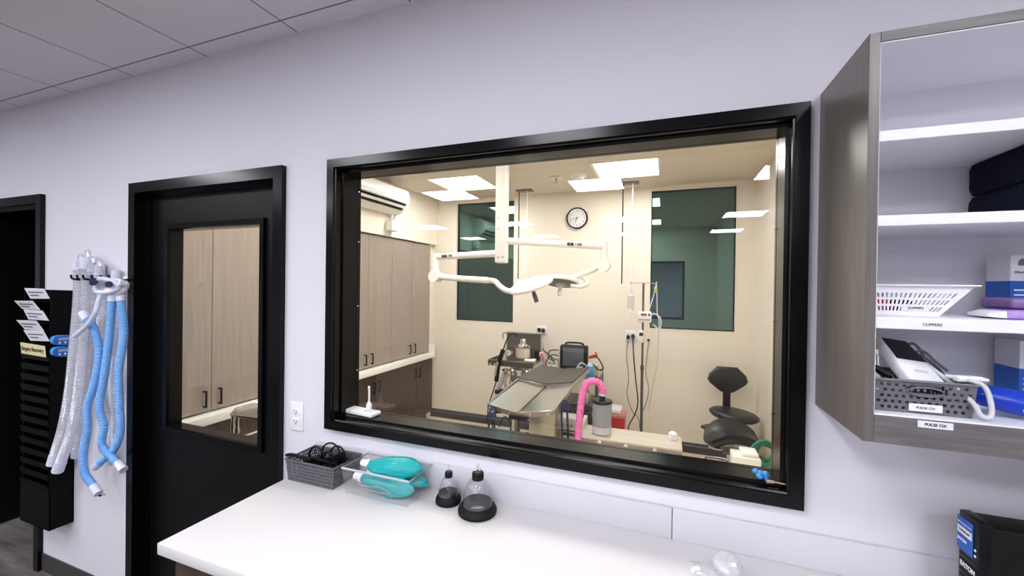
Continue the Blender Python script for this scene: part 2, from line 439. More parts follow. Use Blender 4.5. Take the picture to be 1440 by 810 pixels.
struct('glass_pane', G().grid(lambda u, v: (LX0+.03+u*(LX1-LX0-.06), .072, LZ0+.03+v*(LZ1-LZ0-.06)), 1, 1), pane_d, d2)
struct('hinge', G().cyl((-1.55, .038, 1.35), (-1.55, .038, 1.45), .007, n=10), blackm, d2)
struct('hinge', G().cyl((-1.55, .038, 1.85), (-1.55, .038, 1.95), .007, n=10), blackm, d2)
# door_1: open doorway, leaf swung into the dark corridor
d1 = sgroup('door_1', (-3.88, .04, 0))
struct('door_frame', ring_frame(-4.38, -3.374, 0, 2.187, fp, False), black, d1, .3)
struct('door_leaf', G().box((-4.315, .12, .01), (-4.27, .98, 2.12)), blackd, d1)
struct('door_handle', G().cyl((-4.27, .92, 1.0), (-4.22, .92, 1.0), .012, n=12).tube([(-4.222, .925, 1.0), (-4.222, .86, 1.0), (-4.222, .81, .998)], .009), dsteel, d1)

# ================================================================ LIGHTING
for i, x in enumerate((-4.0, -2.335, -.655, 1.03)):  # rows of panels; the nearest row is unseen, added to brighten the front wall
    for j, y in enumerate((-1.475, -2.70, -4.95, -6.72)):
        t = thing('ceiling_light', 'square flat white light panel in the tiled ceiling, far rows mirrored in the big window, nearest row added unseen', 'ceiling light', (x, y, CZ), 'light panels of the tiled ceiling')
        link('diffuser', G().box((x-.25, y-.25, CZ-.004), (x+.25, y+.25, CZ-.002)), led_p, t)
        link('frame', ring_frame_h(x-.275, x+.275, y-.275, y+.275, .026, CZ-.006, CZ) if 'ring_frame_h' in globals() else
             G().box((x-.275, y-.275, CZ-.006), (x-.25, y+.275, CZ)).box((x+.25, y-.275, CZ-.006), (x+.275, y+.275, CZ)).box((x-.25, y-.275, CZ-.006), (x+.25, y-.25, CZ)).box((x-.25, y+.25, CZ-.006), (x+.25, y+.275, CZ)), whitep, t)
for (x, y, lab) in ((-1.99, 2.58, 'square white light panel in the cream ceiling beside the air conditioner'), (-.33, 2.55, 'square white light panel in the cream ceiling above the wall clock'),
                    (-1.99, .92, 'square white light panel in the cream ceiling added unseen behind the window head, left'), (-.33, .92, 'square white light panel in the cream ceiling added unseen behind the window head, right')):  # this front pair is out of view, added to light surfaces facing the window
    t = thing('ceiling_light', lab, 'ceiling light', (x, y, CO), 'light panels over the operating table')
    link('diffuser', G().box((x-.265, y-.26, CO-.005), (x+.265, y+.26, CO-.003)), led_o, t)
    link('frame', G().box((x-.29, y-.285, CO-.008), (x-.265, y+.285, CO)).box((x+.265, y-.285, CO-.008), (x+.29, y+.285, CO)).box((x-.265, y-.285, CO-.008), (x+.265, y-.26, CO)).box((x-.265, y+.26, CO-.008), (x+.265, y+.285, CO)), offw, t)

# ================================================================ OPERATING ROOM BUILT-INS
UN = [(.165, .92), (.92, 1.68), (1.68, 2.425), (2.425, 3.195)]
UL = ['tall taupe wall cabinet with black handles seen through the door glass', 'tall taupe wall cabinet hidden behind the wall between door and window',
      'tall taupe wall cabinet at the left edge of the big window, under the air conditioner', 'tall taupe wall cabinet in the far corner beside the left rear window']
def handle(g, x, y, z0, z1):
    g.tube([(x, y, z0), (x+.026, y, z0), (x+.028, y, z0+.004)], .005, 8, 1)
    g.box((x+.020, y-.005, z0-.005), (x+.030, y+.005, z1+.005), .001, 1)
    g.box((x, y-.005, z1-.005), (x+.022, y+.005, z1+.005)); g.box((x, y-.005, z0-.005), (x+.022, y+.005, z0+.005)); return g
for (a, b), lab in zip(UN, UL):
    t = thing('wall_cabinet', lab, 'cabinet', (-2.95, (a+b)/2, .85), 'taupe cabinets of the operating room')
    link('carcass', G().box((-3.149, a+.001, .852), (-2.79, b-.001, 2.19)), taupe, t)
    m = (a+b)/2
    for s, (y0, y1) in ((-1, (a, m)), (1, (m, b))):
        d = link('door', G().box((-2.79, y0+.0015, .852), (-2.77, y1-.0015, 2.19), .001, 1), taupe, t)
        hy = m+s*.048
        link('handle', handle(G(), -2.77, hy, .888, .985), blackm, d)
LN = [(.165, .92), (.92, 1.74), (1.74, 2.49), (2.49, 3.195)]
LL = ['dark brown base cabinet under the white worktop behind the door glass', 'dark brown base cabinet hidden behind the wall between door and window',
      'dark brown base cabinet behind the white plug strip at the window', 'dark brown base cabinet in the far left corner of the operating room']
for (a, b), lab in zip(LN, LL):
    t = thing('base_cabinet', lab, 'cabinet', (-2.93, (a+b)/2, 0), 'brown base cabinets of the operating room')
    link('carcass', G().box((-3.149, a+.001, .1), (-2.74, b-.001, .783)), brown, t)
    link('toe_kick', G().box((-3.149, a+.001, .002), (-2.80, b-.001, .1)), base_m, t)
    m = (a+b)/2
    for s, (y0, y1) in ((-1, (a, m)), (1, (m, b))):
        d = link('door', G().box((-2.74, y0+.0015, .105), (-2.72, y1-.0015, .78), .001, 1), brown, t)
        link('handle', handle(G(), -2.72, m+s*.042, .60, .70), blackm, d)
t = thing('worktop', 'long white worktop between the taupe and dark brown cabinets', 'worktop', (-2.9, 1.68, .785))
link('slab', G().box((-3.149, .165, .785), (-2.69, 3.198, .84), .004), whitel if False else offw, t)
link('end_splash', G().box((-2.768, 3.178, .84), (-2.69, 3.198, .95), .002, 1), offw, t)

# air conditioner
t = thing('air_conditioner', 'white split air conditioner high on the left wall', 'air conditioner', (-2.74, 2.0, 2.42))
prof = [(-2.738, 2.705), (-2.60, 2.70), (-2.55, 2.675), (-2.53, 2.62), (-2.53, 2.545), (-2.55, 2.51), (-2.60, 2.46), (-2.66, 2.43), (-2.738, 2.43)]
link('casing', G().prism(prof, 1.58, 2.39, 'y', .01), offw, t)
fpn = link('front_panel', G().prism([(-2.532, 2.665), (-2.526, 2.62), (-2.526, 2.545), (-2.53, 2.535)], 1.60, 2.37, 'y'), offw, t)
link('seam', G().box((-2.5275, 1.60, 2.566), (-2.5252, 2.37, 2.569)), dsteel, fpn)
link('air_outlet', G().prism([(-2.536, 2.530), (-2.531, 2.522), (-2.546, 2.503), (-2.550, 2.508)], 1.60, 2.33, 'y').prism([(-2.566, 2.492), (-2.562, 2.488), (-2.586, 2.464), (-2.590, 2.468)], 1.60, 2.33, 'y'), blackm, t)
link('louver', G().prism([(-2.549, 2.507), (-2.540, 2.506), (-2.560, 2.484), (-2.568, 2.488)], 1.60, 2.33, 'y'), offw, t)
t = thing('drain_pump', 'small white pump box hanging under the air conditioner', 'pump box', (-2.74, 2.33, 2.24))
link('case', G().box((-2.738, 2.26, 2.25), (-2.65, 2.38, 2.36), .015, 3), offw, t)
link('pipe', G().tube([(-2.69, 2.34, 2.36), (-2.69, 2.35, 2.40), (-2.67, 2.36, 2.45)], .014).tube([(-2.69, 2.30, 2.36), (-2.69, 2.30, 2.44)], .010), lgrey, t)

# wall clock
def clock():
    c = V((sx(-.908), YB-.02, sz(2.447))); R = .120
    t = thing('wall_clock', 'round wall clock with black rim and white face', 'clock', (c.x, YB, c.z))
    Mx = Matrix.Rotation(PI/2, 4, 'X')
    link('rim', G().lathe([(R-.014, .012), (R-.010, .02), (R-.003, .02), (R, .012), (R, -.019), (R-.016, -.019), (R-.014, .012)], c, 40, Mx), blackm, t)
    face = link('face', G().lathe([(0, .004), (R-.012, .004), (R-.012, -.018), (0, -.018)], c, 40, Mx), paper, t)
    for h in range(1, 13):
        a = PI/2 - 2*PI*h/12
        text(str(h), .026, (c.x+.082*math.cos(a), c.y-.0045, c.z+.082*math.sin(a)), (1,0,0), (0,0,1), ink, face, 'numeral')
    def hand(nm, ang, ln, wd):
        a = PI/2-ang; d = V((math.cos(a), 0, math.sin(a))); s = V((-d.z, 0, d.x)); g = G()
        p0 = c+V((0, -.007, 0))-d*.015; p1 = p0+d*(ln+.015)
        g.hexa([p0-s*wd, p1-s*wd*.5, p1+s*wd*.5, p0+s*wd]+[q+V((0, -.0015, 0)) for q in (p0-s*wd, p1-s*wd*.5, p1+s*wd*.5, p0+s*wd)])
        link(nm, g, blackm, t)
    hand('hour_hand', math.radians(6.7*30), .055, .004); hand('minute_hand', math.radians(255), .085, .003)
clock()
# ceiling fittings
p = V((-.79, 2.63, CO))
t = thing('smoke_detector', 'round white smoke detector on the cream ceiling', 'smoke detector', p)
link('base', G().lathe([(0, -.02), (.075, -.02), (.08, 0), (0, 0)], p, 28), offw, t)
link('cap', G().lathe([(0, -.045), (.045, -.043), (.055, -.03), (.05, -.02), (0, -.02)], p, 28), whitep, t)
p = V((-1.01, 2.64, CO))
t = thing('sprinkler_head', 'small chrome sprinkler head on a square ceiling plate', 'sprinkler', p)
link('plate', G().box((p.x-.05, p.y-.05, CO-.012), (p.x+.05, p.y+.05, CO), .004), offw, t)
link('nozzle', G().lathe([(0, -.06), (.028, -.058), (.028, -.055), (.010, -.05), (.010, -.03), (.02, -.012), (0, -.012)], p, 16), silver, t)
# ceiling drip hangers: steel plate with a dark and a white rod
def hanger(px, zw, zd, lab):
    y = 3.06; t = thing('ceiling_hanger', lab, 'hanger', (px, y, CO), 'steel ceiling hangers for drips')
    link('plate', G().box((px-.09, y-.05, CO-.014), (px+.09, y+.05, CO), .003), mat('grey_steel_plate', (128, 124, 118), .45, metal=.5), t)
    link('white_rod', G().cyl((px+.032, y, zw), (px+.032, y, CO-.014), .007, n=12).tube([(px+.032, y, zw), (px+.02, y, zw-.03), (px+.005, y, zw-.02)], .005), whitep, t)
    d = link('dark_rod', G().cyl((px-.065, y, zd), (px-.065, y, CO-.014), .006, n=12), blackm, t)
    link('hook_bar', G().cyl((px-.11, y, zd), (px-.02, y, zd), .006, n=10).cyl((px-.065, y, zd-.03), (px-.065, y, zd+.03), .010, n=12), whitep, d)
hanger(-1.478, 1.80, 1.74, 'steel ceiling plate with two thin rods beside the lamp column')
hanger(-.345, 1.72, 1.70, 'steel ceiling plate with two thin rods right of the wall clock')

# surgical light
def surgical_light():
    cx, cy = -1.16, 1.6
    t = thing('surgical_light', 'white double-headed surgical lamp hanging on a ceiling column', 'surgical lamp', (cx, cy, CO))
    col = link('ceiling_column', G().box((cx-.042, cy-.042, 1.865), (cx+.042, cy+.042, CO), .012, 3), offw, t)
    link('ceiling_flange', G().box((cx-.11, cy-.11, CO-.03), (cx+.11, cy+.11, CO), .01), offw, t)
    link('red_dot', G().ell((cx-.012, cy-.042, 2.2), (.005, .002, .005), n=8, m=6).ell((cx-.012, cy-.042, 2.12), (.005, .002, .005), n=8, m=6), red, col)
    text('A \u25b8 10', .022, (cx+.008, cy-.0435, 1.905), (1,0,0), (0,0,1), ink, col)
    def arm(p0, p1, zk, nm, tx, side):
        p0, p1 = V(p0), V(p1)
        a = link('arm', G().tube([p0, p1], .027, 14, 1).ell(p1, (.03, .03, .03)), offw, t)
        d = (p1-p0).normalized(); q = p0.lerp(p1, tx)
        if d.x < 0: d = -d
        n = V((d.y, -d.x, 0)).normalized()
        bd = link('badge', G().hexa([q+d*a_+V((0,0,1))*b_+n*c_ for c_ in (.0262, .0285) for a_, b_ in ((-.045, -.011), (.005, -.011), (.005, .011), (-.045, .011))]), blackm, a)
        text('M\u25b8', .017, q+n*.0288-d*.02, d, (0,0,1), inkw, bd)
        text('/ 750', .026, q+n*.0288+d*.042, d, (0,0,1), ink, a, bold=.0009)
        e = V((p1.x, p1.y, zk))
        link('elbow', G().cyl(p1+V((0,0,.03)), e, .030, n=20).cyl(e+V((0,0,.012)), e+V((0,0,.035)), .038, n=20), offw, t)
        link('knuckle', G().cyl(e+V((0, -.045, -.01)), e+V((0, .045, -.01)), .048, n=24), offw, t)
        return e+V((0, 0, -.01))
    e1 = arm((cx, cy, 1.94), (-1.82, 1.75, 1.93), 1.775, 'l', .80, -1)
    e2 = arm((cx, cy, 2.035), (-.44, 1.95, 2.01), 1.87, 'r', .68, 1)
    link('lower_arm', G().tube([e1+V((.03,0,0)), (-1.6, 1.75, 1.748), (-1.33, 1.74, 1.735)], .026, 14, 4)
         .tube([(-1.34, 1.74, 1.735), (-1.27, 1.735, 1.728), (-1.22, 1.72, 1.69), (-1.15, 1.70, 1.655), (-1.06, 1.69, 1.65), (-.98, 1.70, 1.662)], .022, 14, 6), offw, t)
    link('lower_arm', G().tube([e2+V((-.03,0,0)), (-.55, 1.93, 1.815), (-.70, 1.90, 1.755)], .022, 14, 4)
         .tube([(-.62, 1.97, 1.768), (-.575, 1.93, 1.745), (-.56, 1.89, 1.715), (-.60, 1.86, 1.695), (-.68, 1.86, 1.70)], .016, 12, 6), offw, t)
    def head(c, n, r, hl):
        c = V(c); n = V(n).normalized(); s, u = frame_of(n); M = Matrix((s, u, n)).transposed().to_4x4()
        h = link('lamp_head', G().lathe([(0, .034), (r*.35, .034), (r*.75, .025), (r*.95, .010), (r, -.004), (r*.98, -.018), (r*.9, -.02)], c, 44, M), offw, t)
        link('lens', G().lathe([(r*.9, -.02), (r*.88, -.024), (r*.5, -.028), (0, -.028)], c, 44, M), lens_m, h)
        link('hub', G().lathe([(0, -.028), (r*.28, -.028), (r*.26, -.042), (0, -.042)], c, 28, M), lgrey, h)
        link('handle', G().lathe([(0, -.04), (.016, -.04), (.014, -.08), (.018, -.085), (.017, -hl), (0, -hl-.004)], c, 18, M), hl > .13 and dsteel or offw, h)
    head((-.975, 1.76, 1.708), (-.24, -.30, .92), .180, .15)
    head((-.775, 1.92, 1.738), (.02, .26, .96), .145, .12)
surgical_light()

# wall outlets on the operating room back wall and their cords
def outlet_plate(t, c, wd, ht, ax):
    """ax: outward unit vector"""
    pass
def or_outlet(x, z, lab):
    t = thing('wall_outlet', lab, 'outlet', (x, YB, z), 'outlets on the cream rear wall')
    pl = link('plate', G().box((x-.057, YB-.007, z-.058), (x+.057, YB, z+.058), .003), whitep, t)
    for dx in (-.024, .024):
        link('socket', G().box((x+dx-.016, YB-.010, z-.034), (x+dx+.016, YB-.006, z+.034), .002), lgrey, t)
or_outlet(sx(-1.297), sz(1.185), 'white double wall outlet with black plugs above the surgery table')
or_outlet(sx(-.322), sz(1.182), 'white double wall outlet with black plugs behind the drip stand')
def cord(x, z, pts, lab, r=.0045, group='cords plugged into the rear wall'):
    x, z = sx(x), sz(z)
    t = thing('power_cable', lab, 'power cable', (x, YB-.01, z), group)
    link('plug', G().box((x-.017, YB-.05, z-.02), (x+.017, YB-.0105, z+.02), .006), blackm, t)
    link('cable', G().tube([(x, YB-.035, z-.018)]+pts, r, 8, 6), blackm, t)
cord(-1.321, 1.20, [(-1.31, 3.15, 1.1), (-1.27, 3.12, 1.0), (-1.16, 3.08, .92), (-1.10, 3.05, .80), (-1.1, 3.05, .4)], 'black cord from the left socket of the outlet above the surgery table')
cord(-1.273, 1.195, [(-1.275, 3.15, 1.08), (-1.25, 3.12, .98), (-1.13, 3.09, .90), (-1.06, 3.07, .84), (-1.05, 3.07, .35)], 'black cord from the right socket of the outlet above the surgery table')
cord(-.346, 1.17, [at(881, 500, y=3.14), at(884, 530, y=3.13), at(882, 556, y=3.12), at(889, 578, y=3.10), at(898, 590, y=3.08), (-.20, 3.07, .15)], 'thin wavy black cord left of the drip stand', .003)
cord(-.298, 1.182, [at(891, 500, y=3.14), at(894, 535, y=3.13), at(897, 565, y=3.12), at(893, 582, y=3.10), at(884, 600, y=3.08), (-.32, 3.06, .12)], 'thick dark cord running down beside the drip stand', .006)
x, z = at(912, 478, y=YB-.01).x, at(912, 478, y=YB-.01).z
t = thing('wall_hook', 'small black knob on the cream wall right of the drip stand', 'hook', (x, YB, z))
link('stem', G().cyl((x, YB, z), (x, YB-.03, z), .006, n=10), blackm, t); link('knob', G().ell((x, YB-.038, z), (.014, .012, .014)), blackm, t)
g = G()
g.tube([(x, YB-.03, z-.012), at(910, 500, y=3.15), at(908, 525, y=3.14), at(912, 545, y=3.14), at(909, 565, y=3.13), at(901, 585, y=3.12)], .003, 6)
solo('thin_cord', g, rubber, 'thin dark wavy cord hanging from the black knob on the rear wall', 'cord', (x, YB-.03, z))

# drip stand
def iv_stand():
    x, y = -.18, 2.7
    t = thing('drip_stand', 'tall steel drip stand with hook bar, by the right rear window', 'drip stand', (x, y, 0))
    link('pole', G().cyl((x, y, .09), (x, y, 1.73), .0095, n=14).cyl((x, y, .09), (x, y, .95), .0125, n=14).cyl((x, y, .93), (x, y, .97), .017, n=14), dsteel, t)
    link('hook_bar', G().tube([(x-.115, y, 1.75), (x-.11, y, 1.728), (x-.09, y, 1.735), (x, y, 1.735), (x+.09, y, 1.735), (x+.11, y, 1.728), (x+.115, y, 1.75)], .004, 8, 4), chrome, t)
    link('hub', G().cyl((x, y, .06), (x, y, .11), .03, n=18), dsteel, t)
    for k in range(5):
        a = 2*PI*k/5+.3; e = V((x+.22*math.cos(a), y+.22*math.sin(a), .06))
        l = link('leg', G().tube([(x, y, .085), (x+.12*math.cos(a), y+.12*math.sin(a), .08), e], .011, 10, 4), dsteel, t)
        link('caster', G().cyl(e+V((-.008, 0, -.035)), e+V((.008, 0, -.035)), .024, n=16).cyl(e+V((0,0,-.02)), e, .007, n=8), rubber, l)
    b = V((-.290, y, 1.56))
    t2 = thing('drip_bag', 'clear drip bag of fluid hanging on the left hook of the drip stand', 'drip bag', b)
    link('bag', G().hexa([b+V(q) for q in ((-.034,-.010,-.065),(.034,-.010,-.065),(.034,.010,-.065),(-.034,.010,-.065),(-.028,-.012,.065),(.028,-.012,.065),(.028,.012,.065),(-.028,.012,.065))], .010, 3), iv_fluid, t2)
    link('hanging_loop', G().tube([b+V((-.01,0,.06)), b+V((-.003,0,.12)), b+V((.0,0,.17)), b+V((.006,0,.12)), b+V((.01,0,.06))], .003, 8, 5), whitep, t2)
    link('port', G().cyl(b+V((0,0,-.065)), b+V((0,0,-.10)), .006, n=10).cyl(b+V((.02,0,-.065)), b+V((.02,0,-.085)), .005, n=10), whitep, t2)
    link('drip_line', G().tube([b+V((0,0,-.10)), b+V((.01,0,-.16)), b+V((.05,0,-.13)), (-.21, y-.03, 1.45)], .003, 6), tube_t, t2)
    c = V((-.165, y-.045, 1.425))
    t3 = thing('infusion_pump', 'white box infusion pump clamped to the drip stand', 'infusion pump', c)
    link('case', G().box(c-V((.062,.03,.048)), c+V((.062,.03,.048)), .008), offw, t3)
    link('display', G().box(c+V((-.03,-.032,.012)), c+V((.02,-.029,.032)), .001, 1), dsteel, t3)
    link('button', G().box(c+V((.032,-.032,.010)), c+V((.05,-.029,.032)), .001, 1), blueb, t3)
    link('label', G().box(c+V((-.05,-.0315,-.03)), c+V((.05,-.0295,-.018)), .0005, 1), greyp, t3)
    c = V((-.19, y-.04, 1.245))
    t4 = thing('flow_meter', 'small white hand-held meter with dark screen, below the infusion pump', 'meter', c)
    link('case', G().ell(c, (.034, .018, .062)), offw, t4)
    link('screen', G().box(c+V((-.018,-.021,.005)), c+V((.018,-.014,.034)), .002), scr2, t4)
    link('clip', G().box(c+V((-.012,.01,-.02)), c+V((.012,.032,.02)), .002), lgrey, t4)
    g = G().tube([(-.07, y, 1.73), (-.075, y-.01, 1.68), (-.10, y-.02, 1.58), (-.13, y-.045, 1.47)], .004, 8)
    g.tube([(-.065, y, 1.73), (-.06, y-.01, 1.60), (-.055, y-.02, 1.46), (-.04, y-.03, 1.40), (-.04, y-.02, 1.25), (-.05, y, 1.0), (-.09, y+.02, .75), (-.12, y+.05, .55)], .005, 8)
    solo('infusion_line', g, tube_t, 'clear infusion tube looping from the right hook down past the pump', 'tube', (-.07, y, 1.73))
    g = G().tube([(-.105, y-.04, 1.45), (-.07, y-.05, 1.455), (-.03, y-.05, 1.42), (-.022, y-.05, 1.36), (-.04, y-.05, 1.32), (-.09, y-.04, 1.36)], .006, 8)
    solo('infusion_tube', g, tube_m, 'short white tube curling out of the right side of the infusion pump', 'tube', (-.07, y, 1.45))
    g = G().lathe([(0, .02), (.012, .015), (.016, 0), (.010, -.02), (.004, -.035), (0, -.035)], (-.072, y, 1.685), 14)
    solo('drip_clamp', g, mat('yellow_green_plastic', (190, 200, 60), .4), 'small yellow green clamp on the tube at the right hook of the drip stand', 'clamp', (-.072, y, 1.70))
iv_stand()

# anesthesia machine
def anesthesia():
    t = thing('anesthesia_machine', 'steel anesthesia machine with vaporizer and gauges by the rear wall', 'anesthesia machine', (-1.45, 2.85, 0))
    link('shelf', G().box((-1.70, 2.62, .885), (-1.215, 3.02, .90)).box((-1.70, 2.615, .885), (-1.215, 2.625, .93)).box((-1.70, 2.62, .885), (-1.692, 3.02, .93)), steel, t)
    fr = link('shelf_front', G().box((-1.70, 2.60, .87), (-1.21, 2.615, .925), .002, 1), dsteel, t)
    for dx in (-.17, -.12, -.08): link('knob', G().cyl((-1.5+dx, 2.602, .885), (-1.5+dx, 2.59, .885), .008, n=10), whitep, fr)
    link('back_panel', G().box((-1.635, 3.0, .90), (-1.245, 3.02, 1.17)), mat('dark_taupe_panel', (92, 82, 72), .5), t)
    link('back_frame', G().box((-1.645, 2.98, .90), (-1.633, 3.025, 1.18)).box((-1.247, 2.98, .90), (-1.235, 3.025, 1.18)).box((-1.645, 2.98, 1.168), (-1.235, 3.03, 1.182)), silver, t)
    link('bracket', G().tube([(-1.645, 3.0, 1.16), (-1.68, 2.98, 1.16), (-1.68, 2.97, 1.10)], .006), dsteel, t)
    v = V((-1.385, 2.80, 1.0))
    va = link('vaporizer', G().lathe([(0, -.06), (.075, -.06), (.075, .045), (.06, .05), (0, .05)], v, 28), mat('cream_vaporizer', (236, 226, 208), .4), t)
    link('dial', G().lathe([(.06, .05), (.085, .055), (.088, .07), (.05, .08), (.03, .085), (.03, .125), (.022, .135), (0, .135)], v, 28), chrome, va)
    link('collar', G().lathe([(0, -.06), (.03, -.06), (.03, -.11), (0, -.11)], v, 18), chrome, va)
    gp = V((-1.50, 2.66, 1.0))
    ga = link('gauge', G().cyl(gp, gp+V((0, .03, 0)), .040, n=28), chrome, t)
    link('dial_face', G().cyl(gp-V((0, .002, 0)), gp, .034, n=28), paper, ga)
    link('needle', G().tube([gp+V((0,-.004,0)), gp+V((-.018,-.004,.016))], .002, 6, 1), ink, ga)
    link('ventilator_bag_arm', G().tube([(-1.585, 2.56, .72), (-1.565, 2.57, .90), (-1.53, 2.6, 1.04)], .022, 12).tube([(-1.53, 2.60, 1.04), (-1.50, 2.62, 1.14), (-1.46, 2.64, 1.20), (-1.42, 2.66, 1.20), (-1.41, 2.66, 1.17)], .007, 8), blackm, t)
    link('arm_scale', G().tube([(-1.595, 2.545, .78), (-1.57, 2.555, .92)], .012, 10, 1), silver, t)
    link('side_clamp', G().box((-1.235, 2.72, .93), (-1.195, 2.77, 1.03), .006), blackm, t)
    link('vial_rack', G().cyl((-1.31, 2.66, .93), (-1.22, 2.66, .93), .026, n=16).cyl((-1.20, 2.66, .93), (-1.235, 2.66, .93), .034, n=16), silver, t)
    link('flow_block', G().box((-1.49, 2.70, .70), (-1.30, 2.78, .84), .01), silver, t)
    for i, xx in enumerate((-1.52, -1.44, -1.37, -1.285)):
        q = V((xx, 2.645, .80)); top = .06 if i % 2 else .04
        l = link('valve', G().lathe([(0, -.02), (.022, -.02), (.022, .01), (.036, .02), (.036, .035), (.02, top), (0, top)], q, 20), chrome if i != 2 else offw, t)
    link('connecting_tube', G().tube([(-1.53, 2.64, .78), (-1.555, 2.62, .70), (-1.60, 2.61, .60)], .022, 12).tube([(-1.285, 2.64, .79), (-1.28, 2.63, .66), (-1.27, 2.62, .52)], .020, 12), lgrey, t)
    link('pink_hose', G().corr([(-1.47, 2.62, .80), (-1.505, 2.60, .74), (-1.49, 2.60, .66), (-1.42, 2.60, .70)], .016), mat('dusty_pink', (210, 170, 175), .5), t)
    link('manifold', G().cyl((-1.47, 2.64, .70), (-1.33, 2.64, .70), .02, n=14).cyl((-1.39, 2.64, .60), (-1.39, 2.64, .75), .022, n=14), chrome, t)
    ab = link('absorber_canister', G().cyl((-1.56, 2.60, .42), (-1.56, 2.60, .60), .048, n=24), mat('frosted_grey', (176, 172, 164), .4), t)
    link('canister_band', G().cyl((-1.56, 2.60, .595), (-1.56, 2.60, .625), .054, n=24).cyl((-1.56, 2.60, .50), (-1.56, 2.60, .506), .0495, n=24).cyl((-1.56, 2.60, .40), (-1.56, 2.60, .425), .054, n=24), blackm, ab)
    link('post', G().cyl((-1.46, 2.86, .08), (-1.46, 2.86, .885), .03, n=18).box((-1.485, 2.66, .40), (-1.43, 2.86, .68)), dsteel, t)
    link('hose_rod', G().tube([(-1.585, 2.56, .72), (-1.62, 2.55, .60), (-1.66, 2.54, .46), (-1.67, 2.54, .30)], .006, 8), blackm, t)
    link('base', G().lathe([(0, .05), (.05, .05), (.05, .08), (0, .09)], (-1.46, 2.86, 0), 18), dsteel, t)
    for k in range(5):
        a = 2*PI*k/5; e = V((-1.46+.20*math.cos(a), 2.86+.20*math.sin(a), .055))
        l = link('leg', G().tube([(-1.46, 2.86, .07), e], .014, 10, 1), dsteel, t)
        link('caster', G().cyl(e+V((-.01, 0, -.03)), e+V((.01, 0, -.03)), .024, n=14).cyl(e+V((0,0,-.02)), e, .007, n=8), rubber, l)
anesthesia()
g = G().corr([(-1.225, 2.84, .96), (-1.19, 2.86, .985), (-1.165, 2.86, .90), (-1.16, 2.84, .78), (-1.20, 2.8, .70)], .018, .012, .12)
solo('breathing_hose', g, mat('pale_pink_hose', (224, 170, 186), .5), 'pale pink corrugated hose behind the surgery table beside the anesthesia machine', 'hose', (-1.225, 2.84, .96))

# surgery table
def surgery_table():
    t = thing('surgery_table', 'tilted stainless steel surgery table with hinged V top and dark mat', 'surgery table', (-.95, 2.0, 0))
    fl, fm, fr_ = V((-1.236, 1.55, .800)), V((-.99, 1.55, .765)), V((-.735, 1.55, .808))
    bl, bm_, br = V((-1.155, 2.03, .885)), V((-.915, 2.03, .852)), V((-.690, 2.03, .893))
    def plate(a, b, c, d, th, bev=.002):
        n = (b-a).cross(d-a).normalized()
        if n.z < 0: n = -n
        return G().hexa([a-n*th, b-n*th, c-n*th, d-n*th, a, b, c, d], bev, 1)
    e = V((.006, 0, 0))
    link('table_panel', plate(fl, fm-e, bm_-e, bl, .012), steel, t)
    link('table_panel', plate(fm+e, fr_, br, bm_+e, .012), steel, t)
    dz = V((0, -.006, -.004)); h = V((0, 0, -.034))
    fl2 = link('front_rail', G().hexa([fl+dz+h, fm+dz+h, fm+V((0,.012,-.004))+h, fl+V((0,.012,-.004))+h, fl+dz, fm+dz, fm+V((0,.012,-.004)), fl+V((0,.012,-.004))])
         .hexa([fm+dz+h, fr_+dz+h, fr_+V((0,.012,-.004))+h, fm+V((0,.012,-.004))+h, fm+dz, fr_+dz, fr_+V((0,.012,-.004)), fm+V((0,.012,-.004))]), steel, t)
    for q, a, b in ((.08, fl, fm), (.75, fl, fm), (.35, fm, fr_), (.88, fm, fr_)):
        p = a.lerp(b, q)+V((0, -.007, -.02)); link('bolt', G().ell(p, (.006, .004, .006), n=10, m=6), chrome, fl2)
    # raised rear rest with the dark mat
    k1, k2 = V((-1.165, 2.03, .895)), V((-.685, 2.03, .905)); kb = V((-.915, 2.03, .868))
    r1, r2, rb = V((-1.085, 2.48, .935)), V((-.640, 2.48, .945)), V((-.865, 2.48, .915))
    link('rear_panel', plate(k1, kb, rb, r1, .012).hexa([V(q)+V((0,0,s)) for s in (-.012, 0) for q in (kb, k2, r2, rb)]), steel, t)
    link('dark_mat', plate(k1+V((0,0,.010)), kb+V((0,0,.010)), rb+V((0,0,.010)), r1+V((0,0,.010)), .009).hexa([V(q)+V((0,0,s)) for s in (.001, .010) for q in (kb, k2, r2, rb)]), mat_dark, t)
    sd = V((.004, 0, -.03))
    for nm, a, b in (('side_rail', fr_, k2), ('side_rail', k2, r2), ('side_rail', fl+V((-.008, 0, 0)), k1+V((-.008, 0, 0)))):
        link(nm, G().hexa([a+sd, a+sd+V((.012,0,0)), b+sd+V((.012,0,0)), b+sd, a+V((.004,0,.004)), a+V((.016,0,.004)), b+V((.016,0,.004)), b+V((.004,0,.004))]), steel, t)
    link('drain_spout', G().box((-1.06, 1.53, .715), (-.92, 1.60, .728)).box((-1.055, 1.525, .728), (-.925, 1.56, .742)), blackm, t)
    link('drain_pipe', G().cyl((-1.035, 1.56, .30), (-1.035, 1.56, .72), .014, n=14), chrome, t)
    link('column_cover', G().box((-1.02, 1.90, .42), (-.80, 2.14, .74), .006), steel, t)
    link('column', G().box((-.98, 1.94, .08), (-.84, 2.10, .45), .004), steel, t)
    link('tilt_frame', G().box((-1.08, 1.70, .735), (-.76, 2.30, .765), .003), dsteel, t)
    link('base', G().box((-1.17, 1.72, .012), (-.68, 2.38, .085), .012, 3), dsteel, t)
    for x, y in ((-1.15, 1.74), (-.70, 1.74), (-1.15, 2.36), (-.70, 2.36)): link('foot', G().cyl((x, y, .002), (x, y, .02), .022, n=14), rubber, t)
surgery_table()
